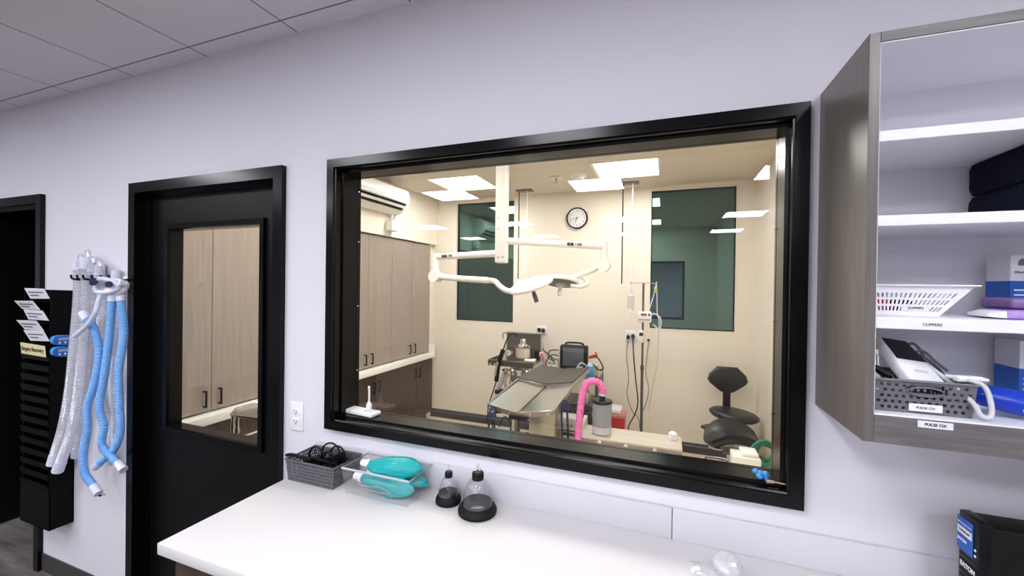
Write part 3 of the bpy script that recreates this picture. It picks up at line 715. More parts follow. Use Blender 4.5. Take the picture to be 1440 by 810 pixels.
def strap(x, y, z, n, lab):
    t = thing('tie_down_cord', lab, 'tie-down cord', (x, y, z), 'navy tie-down cords of the surgery table')
    link('cord', G().tube([(x-.02, y, z), (x-.026, y-.004, z-.10), (x-.02, y, z-.24), (x-.022, y, z-.34)], .008, 8).tube([(x+.02, y, z), (x+.016, y+.004, z-.10), (x+.024, y, z-.22), (x+.02, y, z-.34)], .008, 8).tube([(x-.02, y, z), (x, y, z+.02), (x+.02, y, z)], .008, 8), navyc, t)
    link('cleat', G().box((x-.03, y-.012, z-.05), (x+.03, y+.012, z-.005), .006), navyc, t)
    link('cord_end', G().ell((x, y, z-.36), (.012, .012, .014)), whitep, t)
p = at(691, 578, y=1.53); strap(p.x+.01, 1.525, .752, 0, 'navy tie-down cord at the near left corner of the surgery table')
p = at(795, 566, y=1.75); strap(p.x, 1.75, p.z, 1, 'navy tie-down cord hanging at the right side of the surgery table')
g = G().tube([(-1.19, 1.56, .72), (-1.20, 1.57, .60), (-1.14, 1.58, .55), (-1.08, 1.60, .58), (-1.07, 1.6, .66), (-1.12, 1.6, .70), (-1.16, 1.6, .62)], .005, 8)
solo('foot_cable', g, blackm, 'thin black cable looped under the near end of the surgery table', 'cable', (-1.14, 1.58, .6))
g = G().tube([(-1.20, 1.60, .55), (-1.12, 1.60, .50), (-1.04, 1.62, .46), (-1.12, 1.66, .42), (-1.18, 1.64, .48), (-1.08, 1.62, .58)], .006, 8)
solo('clear_tube', g, tube_m, 'pale tube looped under the drain of the surgery table', 'tube', (-1.12, 1.60, .5))

# monitor cart
def cart():
    x0, x1, y0, y1 = -1.10, -.575, 2.42, 3.0
    t = thing('equipment_cart', 'grey steel equipment cart with shelves behind the surgery table', 'cart', (-.8, 2.7, 0))
    for z, ya in ((.835, 2.62), (.57, 2.62), (.34, y0)):
        link('shelf', G().box((x0, ya, z-.018), (x1, y1, z), .003, 1), steel if z > .6 else dsteel, t)
    for x in (x0+.012, x1-.012):
        for y in (2.632, y1-.012):
            p = link('post', G().box((x-.012, y-.012, .06), (x+.012, y+.012, .835 if x < -.8 else .845)), mat_dark if x > -.8 else dsteel, t)
            link('caster', G().cyl((x-.01, y, .028), (x+.01, y, .028), .027, n=16).cyl((x, y, .03), (x, y, .07), .008, n=8), rubber, p)
    link('front_post', G().box((x0, y0, .06), (x0+.02, y0+.02, .34)).box((x1-.02, y0, .06), (x1, y0+.02, .34)).cyl((x0+.01, y0+.01, .002), (x0+.01, y0+.01, .06), .015, n=12).cyl((x1-.01, y0+.01, .002), (x1-.01, y0+.01, .06), .015, n=12), dsteel, t)
    dr = link('drawer', G().box((x0+.05, 2.64, .36), (x1-.10, 2.95, .545), .004, 1), mat('dark_olive_box', (70, 66, 58), .5), t)
    link('knob', G().cyl((-.82, 2.64, .46), (-.82, 2.61, .46), .02, n=16), dsteel, dr)
    link('side_panel', G().box((x1-.02, 2.80, .36), (x1-.004, 2.98, .83)), dsteel, t)
    m = V((-.835, 2.76, .0))
    t = thing('patient_monitor', 'black patient monitor with grey screen on the equipment cart', 'monitor', (m.x, m.y, .837))
    link('case', G().box((m.x-.138, m.y-.03, .862), (m.x+.138, m.y+.06, 1.108), .018, 3), blackm, t)
    link('screen', G().box((m.x-.105, m.y-.0325, .905), (m.x+.105, m.y-.029, 1.085), .003), screen_m, t)
    link('handle', G().tube([(m.x-.09, m.y+.02, 1.10), (m.x-.07, m.y+.02, 1.128), (m.x+.07, m.y+.02, 1.128), (m.x+.09, m.y+.02, 1.10)], .010, 10), blackm, t)
    link('foot', G().box((m.x-.11, m.y-.03, .837), (m.x+.11, m.y+.08, .866), .006), blackm, t)
    link('button_row', G().box((m.x-.07, m.y-.0325, .88), (m.x+.07, m.y-.029, .89), .002), dsteel, t)
    g = G()
    for k in range(4): g.cyl((m.x-.137, m.y+.01, .95+k*.035), (m.x-.16, m.y+.01, .95+k*.035), .011, n=12)
    link('connector', g, lgrey, t)
    g = G().tube([(m.x-.155, 2.77, 1.05), (m.x-.24, 2.74, 1.04), (m.x-.25, 2.72, .97), (m.x-.18, 2.70, .95)], .005, 8)
    g.tube([(m.x-.155, 2.77, .99), (m.x-.22, 2.72, 1.0), (m.x-.27, 2.70, .92), (m.x-.22, 2.68, .85), (m.x-.16, 2.68, .845)], .005, 8)
    solo('monitor_cable', g, blackm, 'black cables curling out of the left side of the patient monitor', 'cable', (m.x-.2, 2.72, .95))
    g = G().tube([(m.x+.02, 2.68, .845), (m.x+.05, 2.66, .90), (m.x+.09, 2.66, .955), (m.x+.14, 2.67, .93), (m.x+.13, 2.68, .87), (m.x+.06, 2.68, .845), (m.x-.03, 2.67, .844), (m.x-.12, 2.66, .846)], .006, 8)
    g.tube([(m.x+.03, 2.66, .846), (m.x+.08, 2.65, .86), (m.x+.12, 2.65, .90), (m.x+.08, 2.65, .915), (m.x+.04, 2.65, .87)], .005, 8)
    solo('sensor_cable', g, lgrey, 'pale sensor cable looped in front of the patient monitor screen', 'cable', (m.x+.05, 2.67, .84))
    # small clear bottles left of the monitor
    for k, (dx, dy, lab) in enumerate(((-.235, -.05, 'small clear bottle left of the patient monitor, nearest the black cords'), (-.185, -.06, 'small clear bottle touching the left side of the patient monitor'))):
        q = V((m.x+dx, 2.76+dy, .836)); t = thing('small_bottle', lab, 'bottle', q, 'clear bottles beside the monitor')
        link('body', G().lathe([(0, .0), (.022, .0), (.022, .06), (.010, .075), (0, .075)], q, 18), lgrey, t)
        link('cap', G().lathe([(0, .075), (.012, .075), (.012, .095), (0, .095)], q, 16), chrome, t)
    q = V((-.655, 2.665, .836))
    t = thing('spray_bottle', 'blue spray bottle with red trigger on the equipment cart', 'spray bottle', q)
    link('body', G().lathe([(0, 0), (.036, 0), (.038, .01), (.038, .085), (.030, .10)], q, 24), lblue, t)
    link('shoulder', G().lathe([(.030, .10), (.020, .125), (.013, .135), (.013, .15), (0, .15)], q, 24), lgrey, t)
    link('collar', G().lathe([(0, .148), (.017, .148), (.017, .165), (0, .165)], q, 18), whitep, t)
    link('trigger', G().hexa([q+V(s) for s in ((-.02,-.01,.165),(.055,-.01,.18),(.055,.01,.18),(-.02,.01,.165),(-.015,-.01,.19),(.05,-.01,.215),(.05,.01,.215),(-.015,.01,.19))], .004).tube([q+V((.045,0,.18)), q+V((.06,0,.20)), q+V((.05,0,.235))], .007), red, t)
    g = G().tube([(-.60, 2.66, 1.035), (-.57, 2.66, 1.0), (-.54, 2.66, .95), (-.535, 2.66, .915), (-.58, 2.67, .905), (-.63, 2.68, .95)], .006, 8)
    solo('spray_cable', g, blackm, 'black cable bowing out right of the blue spray bottle', 'cable', (-.56, 2.66, .95))
    q = V((-.605, 2.72, .836))
    solo('slim_box', G().box(q+V((-.012, -.02, 0)), q+V((.016, .03, .10)), .002, 1), mat('tan_box', (200, 186, 150), .6), 'slim tan box standing right of the blue spray bottle', 'box', q)
    q = V((-.695, 2.67, .571))
    t = thing('flask', 'silver round flask with black cap on the middle shelf of the cart', 'flask', q)
    link('body', G().lathe([(0, 0), (.04, 0), (.05, .02), (.052, .07), (.04, .11), (.018, .125), (0, .125)], q, 26), silver, t)
    link('cap', G().lathe([(0, .12), (.02, .12), (.022, .155), (.016, .18), (0, .182)], q, 18), blackm, t)
    q = V((-.80, 2.52, .341))
    t = thing('warming_unit', 'white boxy warming unit with small dark display on the low cart shelf', 'warming unit', q)
    link('case', G().box(q+V((-.14, -.09, .0)), q+V((.14, .09, .135)), .008), offw, t)
    link('display', G().box(q+V((.06, -.093, .085)), q+V((.105, -.088, .115)), .001, 1), scr2, t)
    g = G()
    for k in range(3): g.box(q+V((-.07+k*.04, -.093, .06)), q+V((-.05+k*.04, -.088, .085)), .001, 1)
    link('buttons', g, greyp, t)
    link('base_band', G().box(q+V((-.141, -.092, .02)), q+V((.141, -.088, .03))), dsteel, t)
    g = G().tube([(-.70, 2.55, .45), (-.66, 2.45, .56), (-.60, 2.42, .60), (-.56, 2.45, .50), (-.57, 2.5, .3)], .006, 8)
    solo('unit_cable', g, navyc, 'dark cable arching from the white warming unit', 'cable', (-.62, 2.45, .5))
cart()

# white bench under the window
def bench():
    x0, x1, y0, y1, zt = -.575, .133, 1.715, 1.97, .60
    t = thing('bench', 'low white bench cabinet just behind the big window', 'bench', ((x0+x1)/2, (y0+y1)/2, 0))
    link('top', G().box((x0, y0-.008, zt-.018), (x1, y1, zt), .003, 1), mat('bench_top', (206, 198, 184), .35), t)
    link('body', G().box((x0+.004, y0, .06), (x1-.004, y1-.005, zt-.018)), mat('bench_grey_front', (164, 156, 146), .5), t)
    link('plinth', G().box((x0+.02, y0+.02, .002), (x1-.02, y1-.02, .06)), base_m, t)
    for u, lab in ((843, 1), (880, 1), (921, 1)):
        p = at(u, 620, y=y0); x = p.x
        h = link('adhesive_hook', G().prism([(x-.008, .592-.0), (x+.008, .592), (x+.021, .540), (x+.016, .532), (x-.016, .532), (x-.021, .540)], y0-.008, y0-.0005, 'y', .002), whitep, t)
        link('hook_tip', G().tube([(x, y0-.008, .546), (x, y0-.022, .544), (x, y0-.026, .556)], .005, 8), whitep, h)
    p = at(938, 632, y=y0)
    lb = link('label', G().box((.02, y0-.0015, .535), (.10, y0-.0003, .562)), paper, t)
    link('label_mark', G().box((.023, y0-.0022, .538), (.036, y0-.0014, .559)), ink, lb)
    link('label_line', G().box((.042, y0-.0022, .545), (.094, y0-.0014, .554)), inkg, lb)
    q = V((-.420, 1.81, zt+.001))
    t = thing('gas_canister', 'grey translucent waste gas canister with black lid and pink hose', 'canister', q)
    link('body', G().lathe([(0, 0), (.064, 0), (.068, .008), (.070, .235), (0, .235)], q, 36), canm, t)
    link('base_band', G().lathe([(.0655, .012), (.0695, .012), (.0705, .06), (.067, .06)], q, 36), lgrey, t)
    link('lid', G().lathe([(0, .232), (.075, .232), (.076, .245), (.07, .252), (0, .254)], q, 36), blackg, t)
    link('connector', G().lathe([(0, .25), (.022, .25), (.020, .29), (0, .29)], q, 20), rubber, t)
    link('cuff', G().lathe([(0, .285), (.028, .285), (.027, .30), (0, .30)], q, 20), lgrey, t)
    z0 = q.z+.295
    g = G().corr([(q.x, q.y, z0), (q.x-.002, q.y-.002, z0+.045), (q.x-.03, q.y-.01, z0+.085), (q.x-.085, q.y-.02, z0+.09), (q.x-.125, q.y-.03, z0+.05), (q.x-.145, q.y-.04, z0-.04), (q.x-.155, q.y-.06, z0-.16), (q.x-.158, q.y-.10, z0-.27), (q.x-.15, q.y-.15, z0-.36), (q.x-.15, q.y-.17, .35)], .026, .016, .085, 16)
    solo('scavenger_hose', g, pink, 'bright pink corrugated hose arching out of the grey canister', 'hose', (q.x-.1, q.y, z0))
    q = V((.075, 1.885, zt))
    t = thing('white_jar', 'small white lidded jar at the right end of the white bench', 'jar', q)
    link('body', G().lathe([(0, 0), (.03, 0), (.034, .01), (.030, .03), (.018, .034), (0, .034)], q, 22), whitep, t)
    link('lid', G().lathe([(0, .034), (.026, .034), (.030, .042), (.018, .056), (0, .06)], q, 22), whitep, t)
bench()
# sharps container
q = V((-.455, 2.97, 0))
t = thing('sharps_container', 'red sharps container with white lid near the rear wall', 'container', q)
link('bin', G().hexa([q+V(s) for s in ((-.09,-.075,.002),(.09,-.075,.002),(.09,.075,.002),(-.09,.075,.002),(-.11,-.09,.40),(.11,-.09,.40),(.11,.09,.40),(-.11,.09,.40))], .012), red, t)
link('rim', G().box(q+V((-.115, -.095, .395)), q+V((.115, .095, .43)), .008), mat('pale_red_plastic', (214, 130, 122), .4), t)
link('lid', G().box(q+V((-.095, -.09, .43)), q+V((.075, .085, .485)), .02, 3), whitep, t)

# stools
def star_base(t, c, r, m, zc, ph=0):
    link('column', G().cyl(c+V((0,0,.09)), c+V((0,0,zc)), .024, n=18).cyl(c+V((0,0,.06)), c+V((0,0,.2)), .034, n=18), chrome, t)
    for k in range(5):
        a = 2*PI*k/5+ph; e = c+V((r*math.cos(a), r*math.sin(a), .075))
        l = link('leg', G().tube([c+V((0,0,.12)), c.lerp(e, .5)+V((0,0,.065)), e], lambda t_, i: .022-.009*t_, 10, 5), chrome, t)
        link('caster', G().cyl(e+V((-.018, 0, -.045)), e+V((-.004, 0, -.045)), .028, n=18).cyl(e+V((.004, 0, -.045)), e+V((.018, 0, -.045)), .028, n=18).cyl(e+V((0,0,-.045)), e, .008, n=8), blackm, l)
def stools():
    c = V((.59, 2.90, 0))
    t = thing('stool', 'black padded stool with six-sided backrest against the rear wall', 'stool', c, 'black stools in the corner')
    Rm = rotated('Z', 8, c)
    g = G().lathe([(0, -.028), (.12, -.030), (.18, -.024), (.205, 0), (.205, .018), (.18, .036), (.1, .042), (0, .040)], c+V((.02, 0, .545)), 40, None, 1, .85); g.mv(rotated('Y', 5, c+V((0,0,.54))))
    link('seat', g, vinyl, t, sharp=1.2)
    poly = [(-.085, .95), (.085, .95), (.155, .88), (.172, .825), (.150, .79), (.06, .715), (.02, .70), (-.02, .70), (-.06, .715), (-.150, .79), (-.172, .825), (-.155, .88)]
    poly = [(a+c.x-.015, b) for a, b in poly]
    g = G().prism(poly, c.y+.155, c.y+.215, 'y', .022)
    for v in g.bm.verts: v.co.y += -.9*(v.co.x-c.x+.015)**2
    link('backrest', g, vinyl, t, sharp=1.2)
    link('backrest_post', G().box((c.x-.045, c.y+.205, .55), (c.x+.02, c.y+.225, .76), .004).box((c.x-.045, c.y+.05, .505), (c.x+.02, c.y+.225, .52), .003), blackm, t)
    link('seat_plate', G().box((c.x-.09, c.y-.09, .495), (c.x+.09, c.y+.09, .515), .004), blackm, t)
    star_base(t, c, .24, chrome, .50, 2.5)
    s = V((.55, 2.60, 0))
    t = thing('saddle_stool', 'black saddle-shaped stool in front of the stool with backrest', 'stool', s, 'black stools in the corner')
    def sad(u, v):
        a = (u-.5)*2; b = (v-.5)*2
        wq = .185*(1-.18*max(0, -b))
        x = a*wq; y = b*.15*math.sqrt(max(0, 1-.55*a*a))
        z = .495 + .045*b*b*(1 if b > 0 else .5) - .085*abs(a)**2.2 + .02*max(0, b)
        return (s.x+x, s.y+y, z)
    g = G().grid(sad, 20, 14)
    bmesh.ops.recalc_face_normals(g.bm, faces=g.bm.faces[:])
    g.thick(.075); bmesh.ops.bevel(g.bm, geom=[e for e in g.bm.edges if len(e.link_faces) == 2 and e.calc_face_angle(0) > .8], offset=.026, segments=4, affect='EDGES')
    g.mv(rotated('X', 14, s+V((0,0,.47)))); g.mv(Matrix.Translation((0, 0, -.05))); g.mv(rotated('Z', 12, s))
    link('seat', g, vinyl, t, sharp=1.2)
    g = G().ell((s.x-.02, s.y+.13, .472), (.19, .045, .036)); g.mv(rotated('Z', 12, s))
    link('seat_back', g, vinyl, t, sharp=1.2)
    link('seat_plate', G().box((s.x-.07, s.y-.07, .31), (s.x+.07, s.y+.07, .335), .004), dsteel, t)
    link('lever', G().tube([(s.x-.05, s.y-.02, .33), (s.x-.13, s.y-.05, .34), (s.x-.17, s.y-.05, .37)], .007).cyl((s.x-.165, s.y-.05, .345), (s.x-.165, s.y-.05, .38), .017, n=14), chrome, t)
    star_base(t, s, .23, chrome, .32, .1)
stools()
q = V((.545, 1.95, 0))
t = thing('white_bin', 'white boxy bin with lid in front of the black saddle stool', 'bin', q)
link('body', G().hexa([q+V(s) for s in ((-.075,-.07,.002),(.075,-.07,.002),(.075,.07,.002),(-.075,.07,.002),(-.085,-.08,.545),(.085,-.08,.545),(.085,.08,.545),(-.085,.08,.545))], .008), offw, t)
link('lid', G().box(q+V((-.03, -.06, .545)), q+V((.075, .07, .575)), .012, 3), offw, t)
g = G()
for k in range(4):
    c = V((.715+.006*k, 2.20+.022*k, .480-.006*k)); g.tube(ring_path(c, .088-.011*k, 24, 'y', 1.05, .01, .006), .010, 8, 2)
p = (.74, 2.22, .56)
t = thing('green_hose', 'coil of green rubber hose hanging low on the right wall', 'hose', p)
link('coil', g, green, t)
link('wall_hook', G().tube([(.839, 2.23, .552), (.78, 2.23, .548), (.72, 2.23, .552), (.705, 2.23, .575)], .006, 8), dsteel, t)

# instrument stand behind the door glass
def mayo():
    x0, x1, y0, y1, z = -2.40, -1.95, .36, .72, .93
    t = thing('instrument_stand', 'chrome instrument stand with tray behind the door glass', 'stand', ((x0+x1)/2, (y0+y1)/2, 0))
    ch = .08
    rim = [(x0+ch, y0), (x1, y0), (x1, y1), (x0+ch, y1), (x0, y1-ch), (x0, y0+ch)]
    R3 = [V((a, b, z)) for a, b in rim]
    link('tray', G().prism(rim, z-.008, z-.002, 'z'), steel, t)
    link('rim', G().tube(R3+[R3[0]], .009, 10, 1), chrome, t)
    for x, y in ((x0+.02, y0+.05), (x0+.10, y0+.02), (x1-.03, y0+.03), (x0+.03, y1-.05), (x1-.03, y1-.04)):
        l = link('leg', G().cyl((x, y, .04), (x, y, z-.005), .010, n=12).cyl((x, y, z-.10), (x, y, z-.08), .014, n=12), chrome, t)
        link('foot', G().cyl((x, y, .002), (x, y, .045), .016, n=12), rubber, l)
    link('lower_rail', G().tube([(x0+.10, y0+.02, z-.17), (x1-.03, y0+.03, z-.17)], .007, 8, 1).tube([(x0+.02, y0+.05, z-.17), (x0+.03, y1-.05, z-.17)], .007, 8, 1), chrome, t)
mayo()

# ================================================================ PREP ROOM, LEFT WALL
def o_plate():
    x, z = -1.421, 1.14
    t = thing('wall_outlet', 'white double outlet on the lavender wall between door and window', 'outlet', (x, 0, z))
    link('plate', G().box((x-.035, -.006, z-.0595), (x+.035, 0, z+.0595), .003), whitep, t)
    for dz in (-.0205, .0205):
        s = link('socket', G().box((x-.017, -.009, z+dz-.014), (x+.017, -.005, z+dz+.014), .004), whitep, t)
        link('slots', G().box((x-.008, -.0095, z+dz-.003), (x-.0055, -.0085, z+dz+.008)).box((x+.0055, -.0095, z+dz-.003), (x+.008, -.0085, z+dz+.007)).ell((x, -.009, z+dz-.008), (.003, .001, .003), n=8, m=6), ink, s)
    link('screw', G().ell((x, -.006, z), (.003, .001, .003), n=8, m=6), lgrey, t)
o_plate()
def rack():
    x0, x1, y0, z0, z1 = -3.352, -3.058, -.100, .35, 1.635
    t = thing('file_rack', 'tall black wall rack with slots, hanging beside the open doorway', 'file rack', ((x0+x1)/2, 0, z0))
    link('side_panel', G().box((x0, y0+.01, z0), (x0+.006, -.001, z1)), slot_m, t)
    link('side_panel', G().box((x1-.006, y0+.002, z0), (x1, -.001, z1)), slot_m, t)
    link('back_panel', G().box((x0, -.007, z0), (x1, -.001, z1)), slot_m, t)
    link('lower_panel', G().box((x0, y0, z0), (x1, y0+.006, .56)).box((x0, y0, z0), (x1, -.002, z0+.006)), slot_m, t)
    for k in range(13):
        zb = .56+k*.058
        link('slot', G().hexa([(x0+.006, y0, zb), (x1-.006, y0, zb), (x1-.006, y0+.004, zb), (x0+.006, y0+.004, zb), (x0+.006, y0-.006, zb+.034), (x1-.006, y0-.006, zb+.034), (x1-.006, y0-.002, zb+.034), (x0+.006, y0-.002, zb+.034)])
             .hexa([(x0+.006, y0, zb), (x1-.006, y0, zb), (x1-.006, -.008, zb-.03), (x0+.006, -.008, zb-.03), (x0+.006, y0, zb+.003), (x1-.006, y0, zb+.003), (x1-.006, -.008, zb-.027), (x0+.006, -.008, zb-.027)]), slot_m, t)
    for k in range(5):
        zb = 1.34+k*.058
        link('slot', G().hexa([(x0+.006, y0+.02, zb), (x1-.006, y0+.02, zb), (x1-.006, -.008, zb-.03), (x0+.006, -.008, zb-.03), (x0+.006, y0+.02, zb+.003), (x1-.006, y0+.02, zb+.003), (x1-.006, -.008, zb-.027), (x0+.006, -.008, zb-.027)]), slot_m, t)
    lb = link('label', G().hexa([(x0+.03, y0-.010, 1.285), (x1-.012, y0-.010, 1.280), (x1-.012, y0-.009, 1.280), (x0+.03, y0-.009, 1.285), (x0+.018, y0-.010, 1.345), (x1-.024, y0-.010, 1.340), (x1-.024, y0-.009, 1.340), (x0+.018, y0-.009, 1.345)]), yell, t)
    text('Surgery Recovery', .031, ((x0+x1)/2, y0-.0115, 1.313), (1, 0, -.015), (0, 0, 1), inkb, lb, bold=.0007)
    link('hook', G().box((x1-.05, y0+.001, z0-.016), (x1-.028, y0+.003, z0+.004)), lgrey, t)
    # cards leaning out of the slots
    cards = [((34, 405), (62, 406), (70, 420), (43, 420), 'topmost'), ((20, 423), (46, 423), (57, 436), (31, 434), 'second from top'),
             ((33, 435), (60, 437), (69, 451), (40, 449), 'third from top'), ((23, 450), (51, 451), (62, 465), (35, 463), 'fourth from top'), ((33, 464), (61, 465), (70, 480), (43, 479), 'lowest')]
    for k, (a, b, c, d, nm) in enumerate(cards):
        yt, yb = (-.135, -.108) if k in (1, 3) else (-.115, -.095)
        q = [at(*c, y=yb), at(*d, y=yb), at(*a, y=yt), at(*b, y=yt)]
        n = (q[1]-q[0]).cross(q[2]-q[0]).normalized()*.0006
        t2 = thing('index_card', 'white printed card leaning out of the black rack, %s of the five' % nm, 'card', sum(q, V())/4, 'white cards in the file rack')
        link('sheet', G().hexa([p-n for p in q]+[p+n for p in q]), paper, t2)
        r = (q[0]-q[1]).normalized(); u = ((q[3]+q[2])-(q[0]+q[1])).normalized(); nn = r.cross(u)*.0012
        if nn.y > 0: nn = -nn
        c0 = sum(q, V())/4
        w_ = (q[0]-q[1]).length
        for j, (f0, f1) in enumerate(((.10, .86), (.10, .55))):
            pa = q[1].lerp(q[2], .62-.3*j); pb = q[0].lerp(q[3], .62-.3*j)
            A_, B_ = pa.lerp(pb, f0), pa.lerp(pb, f1); uu = u*.004
            link('print_line', G().hexa([A_+nn*.6-uu, B_+nn*.6-uu, B_+nn*.6+uu, A_+nn*.6+uu, A_+nn-uu, B_+nn-uu, B_+nn+uu, A_+nn+uu]), inkg, t2)
rack()
for k, (u, v, lab) in enumerate(((90, 478, 'blue pocket timer on the side of the black rack, upper of two'), (88, 494, 'blue pocket timer on the side of the black rack, lower of two'))):
    c = at(u, v, x=-3.05)
    c.y = -.052
    Mr = Matrix.Rotation(math.radians(-8), 3, 'X')
    t = thing('pocket_timer', lab, 'timer', c, 'blue timers on the file rack')
    def sh(r, ry, rz, x0, x1, n=28):
        g = G(); poly = []
        for i in range(n):
            a = 2*PI*i/n; e = 3.0
            ca, sa = math.cos(a), math.sin(a)
            p = Mr @ V((0, ry*math.copysign(abs(ca)**(2/e), ca), rz*math.copysign(abs(sa)**(2/e), sa)))
            poly.append((c.y+p.y, c.z+p.z))
        return g.prism(poly, x0, x1, 'x', .004)
    link('case', sh(0, .050, .027, -3.057, -3.032), blue if False else lblue, t)
    link('rim', sh(0, .046, .023, -3.034, -3.029), blueb, t)
    link('screen', G().box((-3.031, c.y-.028, c.z-.001), (-3.0265, c.y+.030, c.z+.015), .002), greyp, t)
    g = G()
    for j in (-.022, 0, .022): g.ell((-3.029, c.y+j, c.z-.012), (.003, .006, .005), n=10, m=6)
    link('buttons', g, paper, t)

# hanging breathing tubes
def hang():
    p = at(118, 385, y=-.003)
    t = thing('tube_hook_rail', 'small black wall hooks holding the breathing tubes', 'hook rail', (p.x, 0, 1.73))
    link('rail', G().box((-2.90, -.008, 1.675), (-2.53, -.0005, 1.715), .003), whitep, t)
    for x in (-2.885, -2.83, -2.775, -2.70, -2.62, -2.555):
        link('hook', G().tube([(x, -.006, 1.70), (x, -.045, 1.695), (x, -.085, 1.70), (x, -.092, 1.72)], .005, 8, 4), blackm, t)
    def T(pts, y, r, m, name, lab, cat, grp, corr=True, ends=None):
        ys = y if isinstance(y, (list, tuple)) else [y]*len(pts)
        P = [at(u, v, y=yy) for (u, v), yy in zip(pts, ys)]
        t = thing(name, lab, cat, P[0], grp)
        g = G().corr(P, r, .010, .09, 10) if corr else G().tube(P, r, 10, 6)
        link('hose', g, m, t)
        d = (P[-1]-P[-2]).normalized()
        link('end_cuff', G().cyl(P[-1]-d*.005, P[-1]+d*.05, r*1.12, n=14), ends or tube_m, t)
        d = (P[0]-P[1]).normalized()
        link('top_cuff', G().cyl(P[0]-d*.01, P[0]+d*.045, r*1.15, n=14), tube_m, t)
    W, B = 'white breathing hoses hung on the wall', 'blue breathing hoses hung on the wall'
    T([(111, 377), (110, 420), (105, 480), (98, 550), (89, 600), (77, 641)], [-.05, -.05, -.06, -.07, -.08, -.09], .0215, tube_t, 'breathing_hose', 'white hose reaching furthest left beside the black rack', 'hose', W)
    T([(121, 375), (120, 430), (116, 490), (109, 560), (100, 608), (85, 651)], [-.06, -.06, -.07, -.08, -.09, -.10], .0215, tube_t, 'breathing_hose', 'second white hose from the rack, ending lowest', 'hose', W)
    T([(131, 380), (129, 440), (124, 500), (118, 560), (112, 600), (109, 630)], [-.035, -.035, -.03, -.03, -.03, -.03], .021, tube_t, 'breathing_hose', 'third white hose from the rack, ending straight down', 'hose', W)
    T([(141, 385), (142, 440), (139, 500), (142, 560), (150, 590), (152, 600)], [-.03, -.03, -.025, -.025, -.025, -.025], .017, tube_t, 'breathing_hose', 'white hose hanging close to the wall behind the blue hoses', 'hose', W)
    T([(163, 392), (162, 440), (160, 500), (162, 560), (160, 610), (158, 640)], [-.03, -.03, -.025, -.025, -.025, -.025], .016, tube_t, 'breathing_hose', 'white hose at the right, next to the black door frame', 'hose', W)
    T([(163, 402), (150, 408), (140, 420), (134, 440), (124, 456), (113, 466)], [-.10, -.11, -.12, -.13, -.13, -.13], .011, tube_m, 'breathing_tube', 'short white tube curling left over the other hoses', 'tube', W, False)
    T([(122, 448), (131, 460), (138, 482), (139, 504), (132, 543), (123, 571), (123, 604), (117, 640), (120, 666), (132, 684)], -.10, .0165, tube_m and tblue, 'breathing_hose', 'blue corrugated hose hanging lowest, with a clear end piece', 'hose', B)
    T([(158, 420), (154, 471), (147, 527), (140, 571), (146, 599), (144, 627), (166, 652)], -.09, .0165, tblue, 'breathing_hose', 'middle blue corrugated hose ending to the right', 'hose', B)
    T([(170, 420), (174, 471), (167, 521), (168, 571), (169, 606), (160, 632), (140, 651)], -.075, .0165, tblue, 'breathing_hose', 'right blue corrugated hose crossing back to the left', 'hose', B)
    g = G(); c = at(161, 405, y=-.075)
    for k, (a, b, dy) in enumerate(((.088, .036, 0), (.080, .030, -.02), (.090, .033, -.038))):
        pts = [c+V((a*math.cos(2*PI*i/20), dy+.012*math.sin(4*PI*i/20+k), b*math.sin(2*PI*i/20)+.006*k)) for i in range(21)]
        g.tube(pts, .011, 8, 3)
    t = thing('tubing_coil', 'coil of clear white tubing around the top of the blue hoses', 'tubing', c)
    link('coil', g, tube_m, t)
    g = G()
    for dx, dz in ((-.07, .022), (-.055, .028), (.06, .014)): g.cyl(c+V((dx, -.05, dz)), c+V((dx+.018, -.058, dz+.008)), .013, n=12)
    link('band', g, mat('dark_blue_band', (30, 30, 70), .5), t)
    # clear connector cluster at the top
    for k, (u, v, s) in enumerate(((112, 372, 1.0), (121, 370, 1.15), (129, 375, .95), (138, 380, .9))):
        c = at(u, v+10, y=-.055); lab = ['first', 'second', 'third', 'last'][k]
        t = thing('wye_connector', 'clear elbow connector at the top of the white hoses, %s from the left' % lab, 'connector', c, 'clear connectors above the hoses')
        link('body', G().cyl(c+V((0, 0, -.01)), c+V((0, 0, .055*s)), .015, n=14).tube([c+V((0, 0, .05*s)), c+V((.004, 0, .075*s)), c+V((.025, -.004, .085*s)), c+V((.035, -.004, .06*s))], .010, 10), tube_t, t)
        link('collar', G().cyl(c+V((0, 0, .012)), c+V((0, 0, .022)), .018, n=14), tube_m, t)
    p = at(138, 692, y=-.085)
    t = thing('sampling_adapter', 'small clear adapter with black plug under the lowest blue hose', 'adapter', p)
    link('body', G().tube([at(134, 687, y=-.095), p, at(147, 696, y=-.08)], .006, 10, 4), tube_t, t)
    link('plug', G().cyl(p+V((.012, -.004, -.006)), p+V((.03, -.004, -.006)), .009, n=12), blackm, t)
hang()

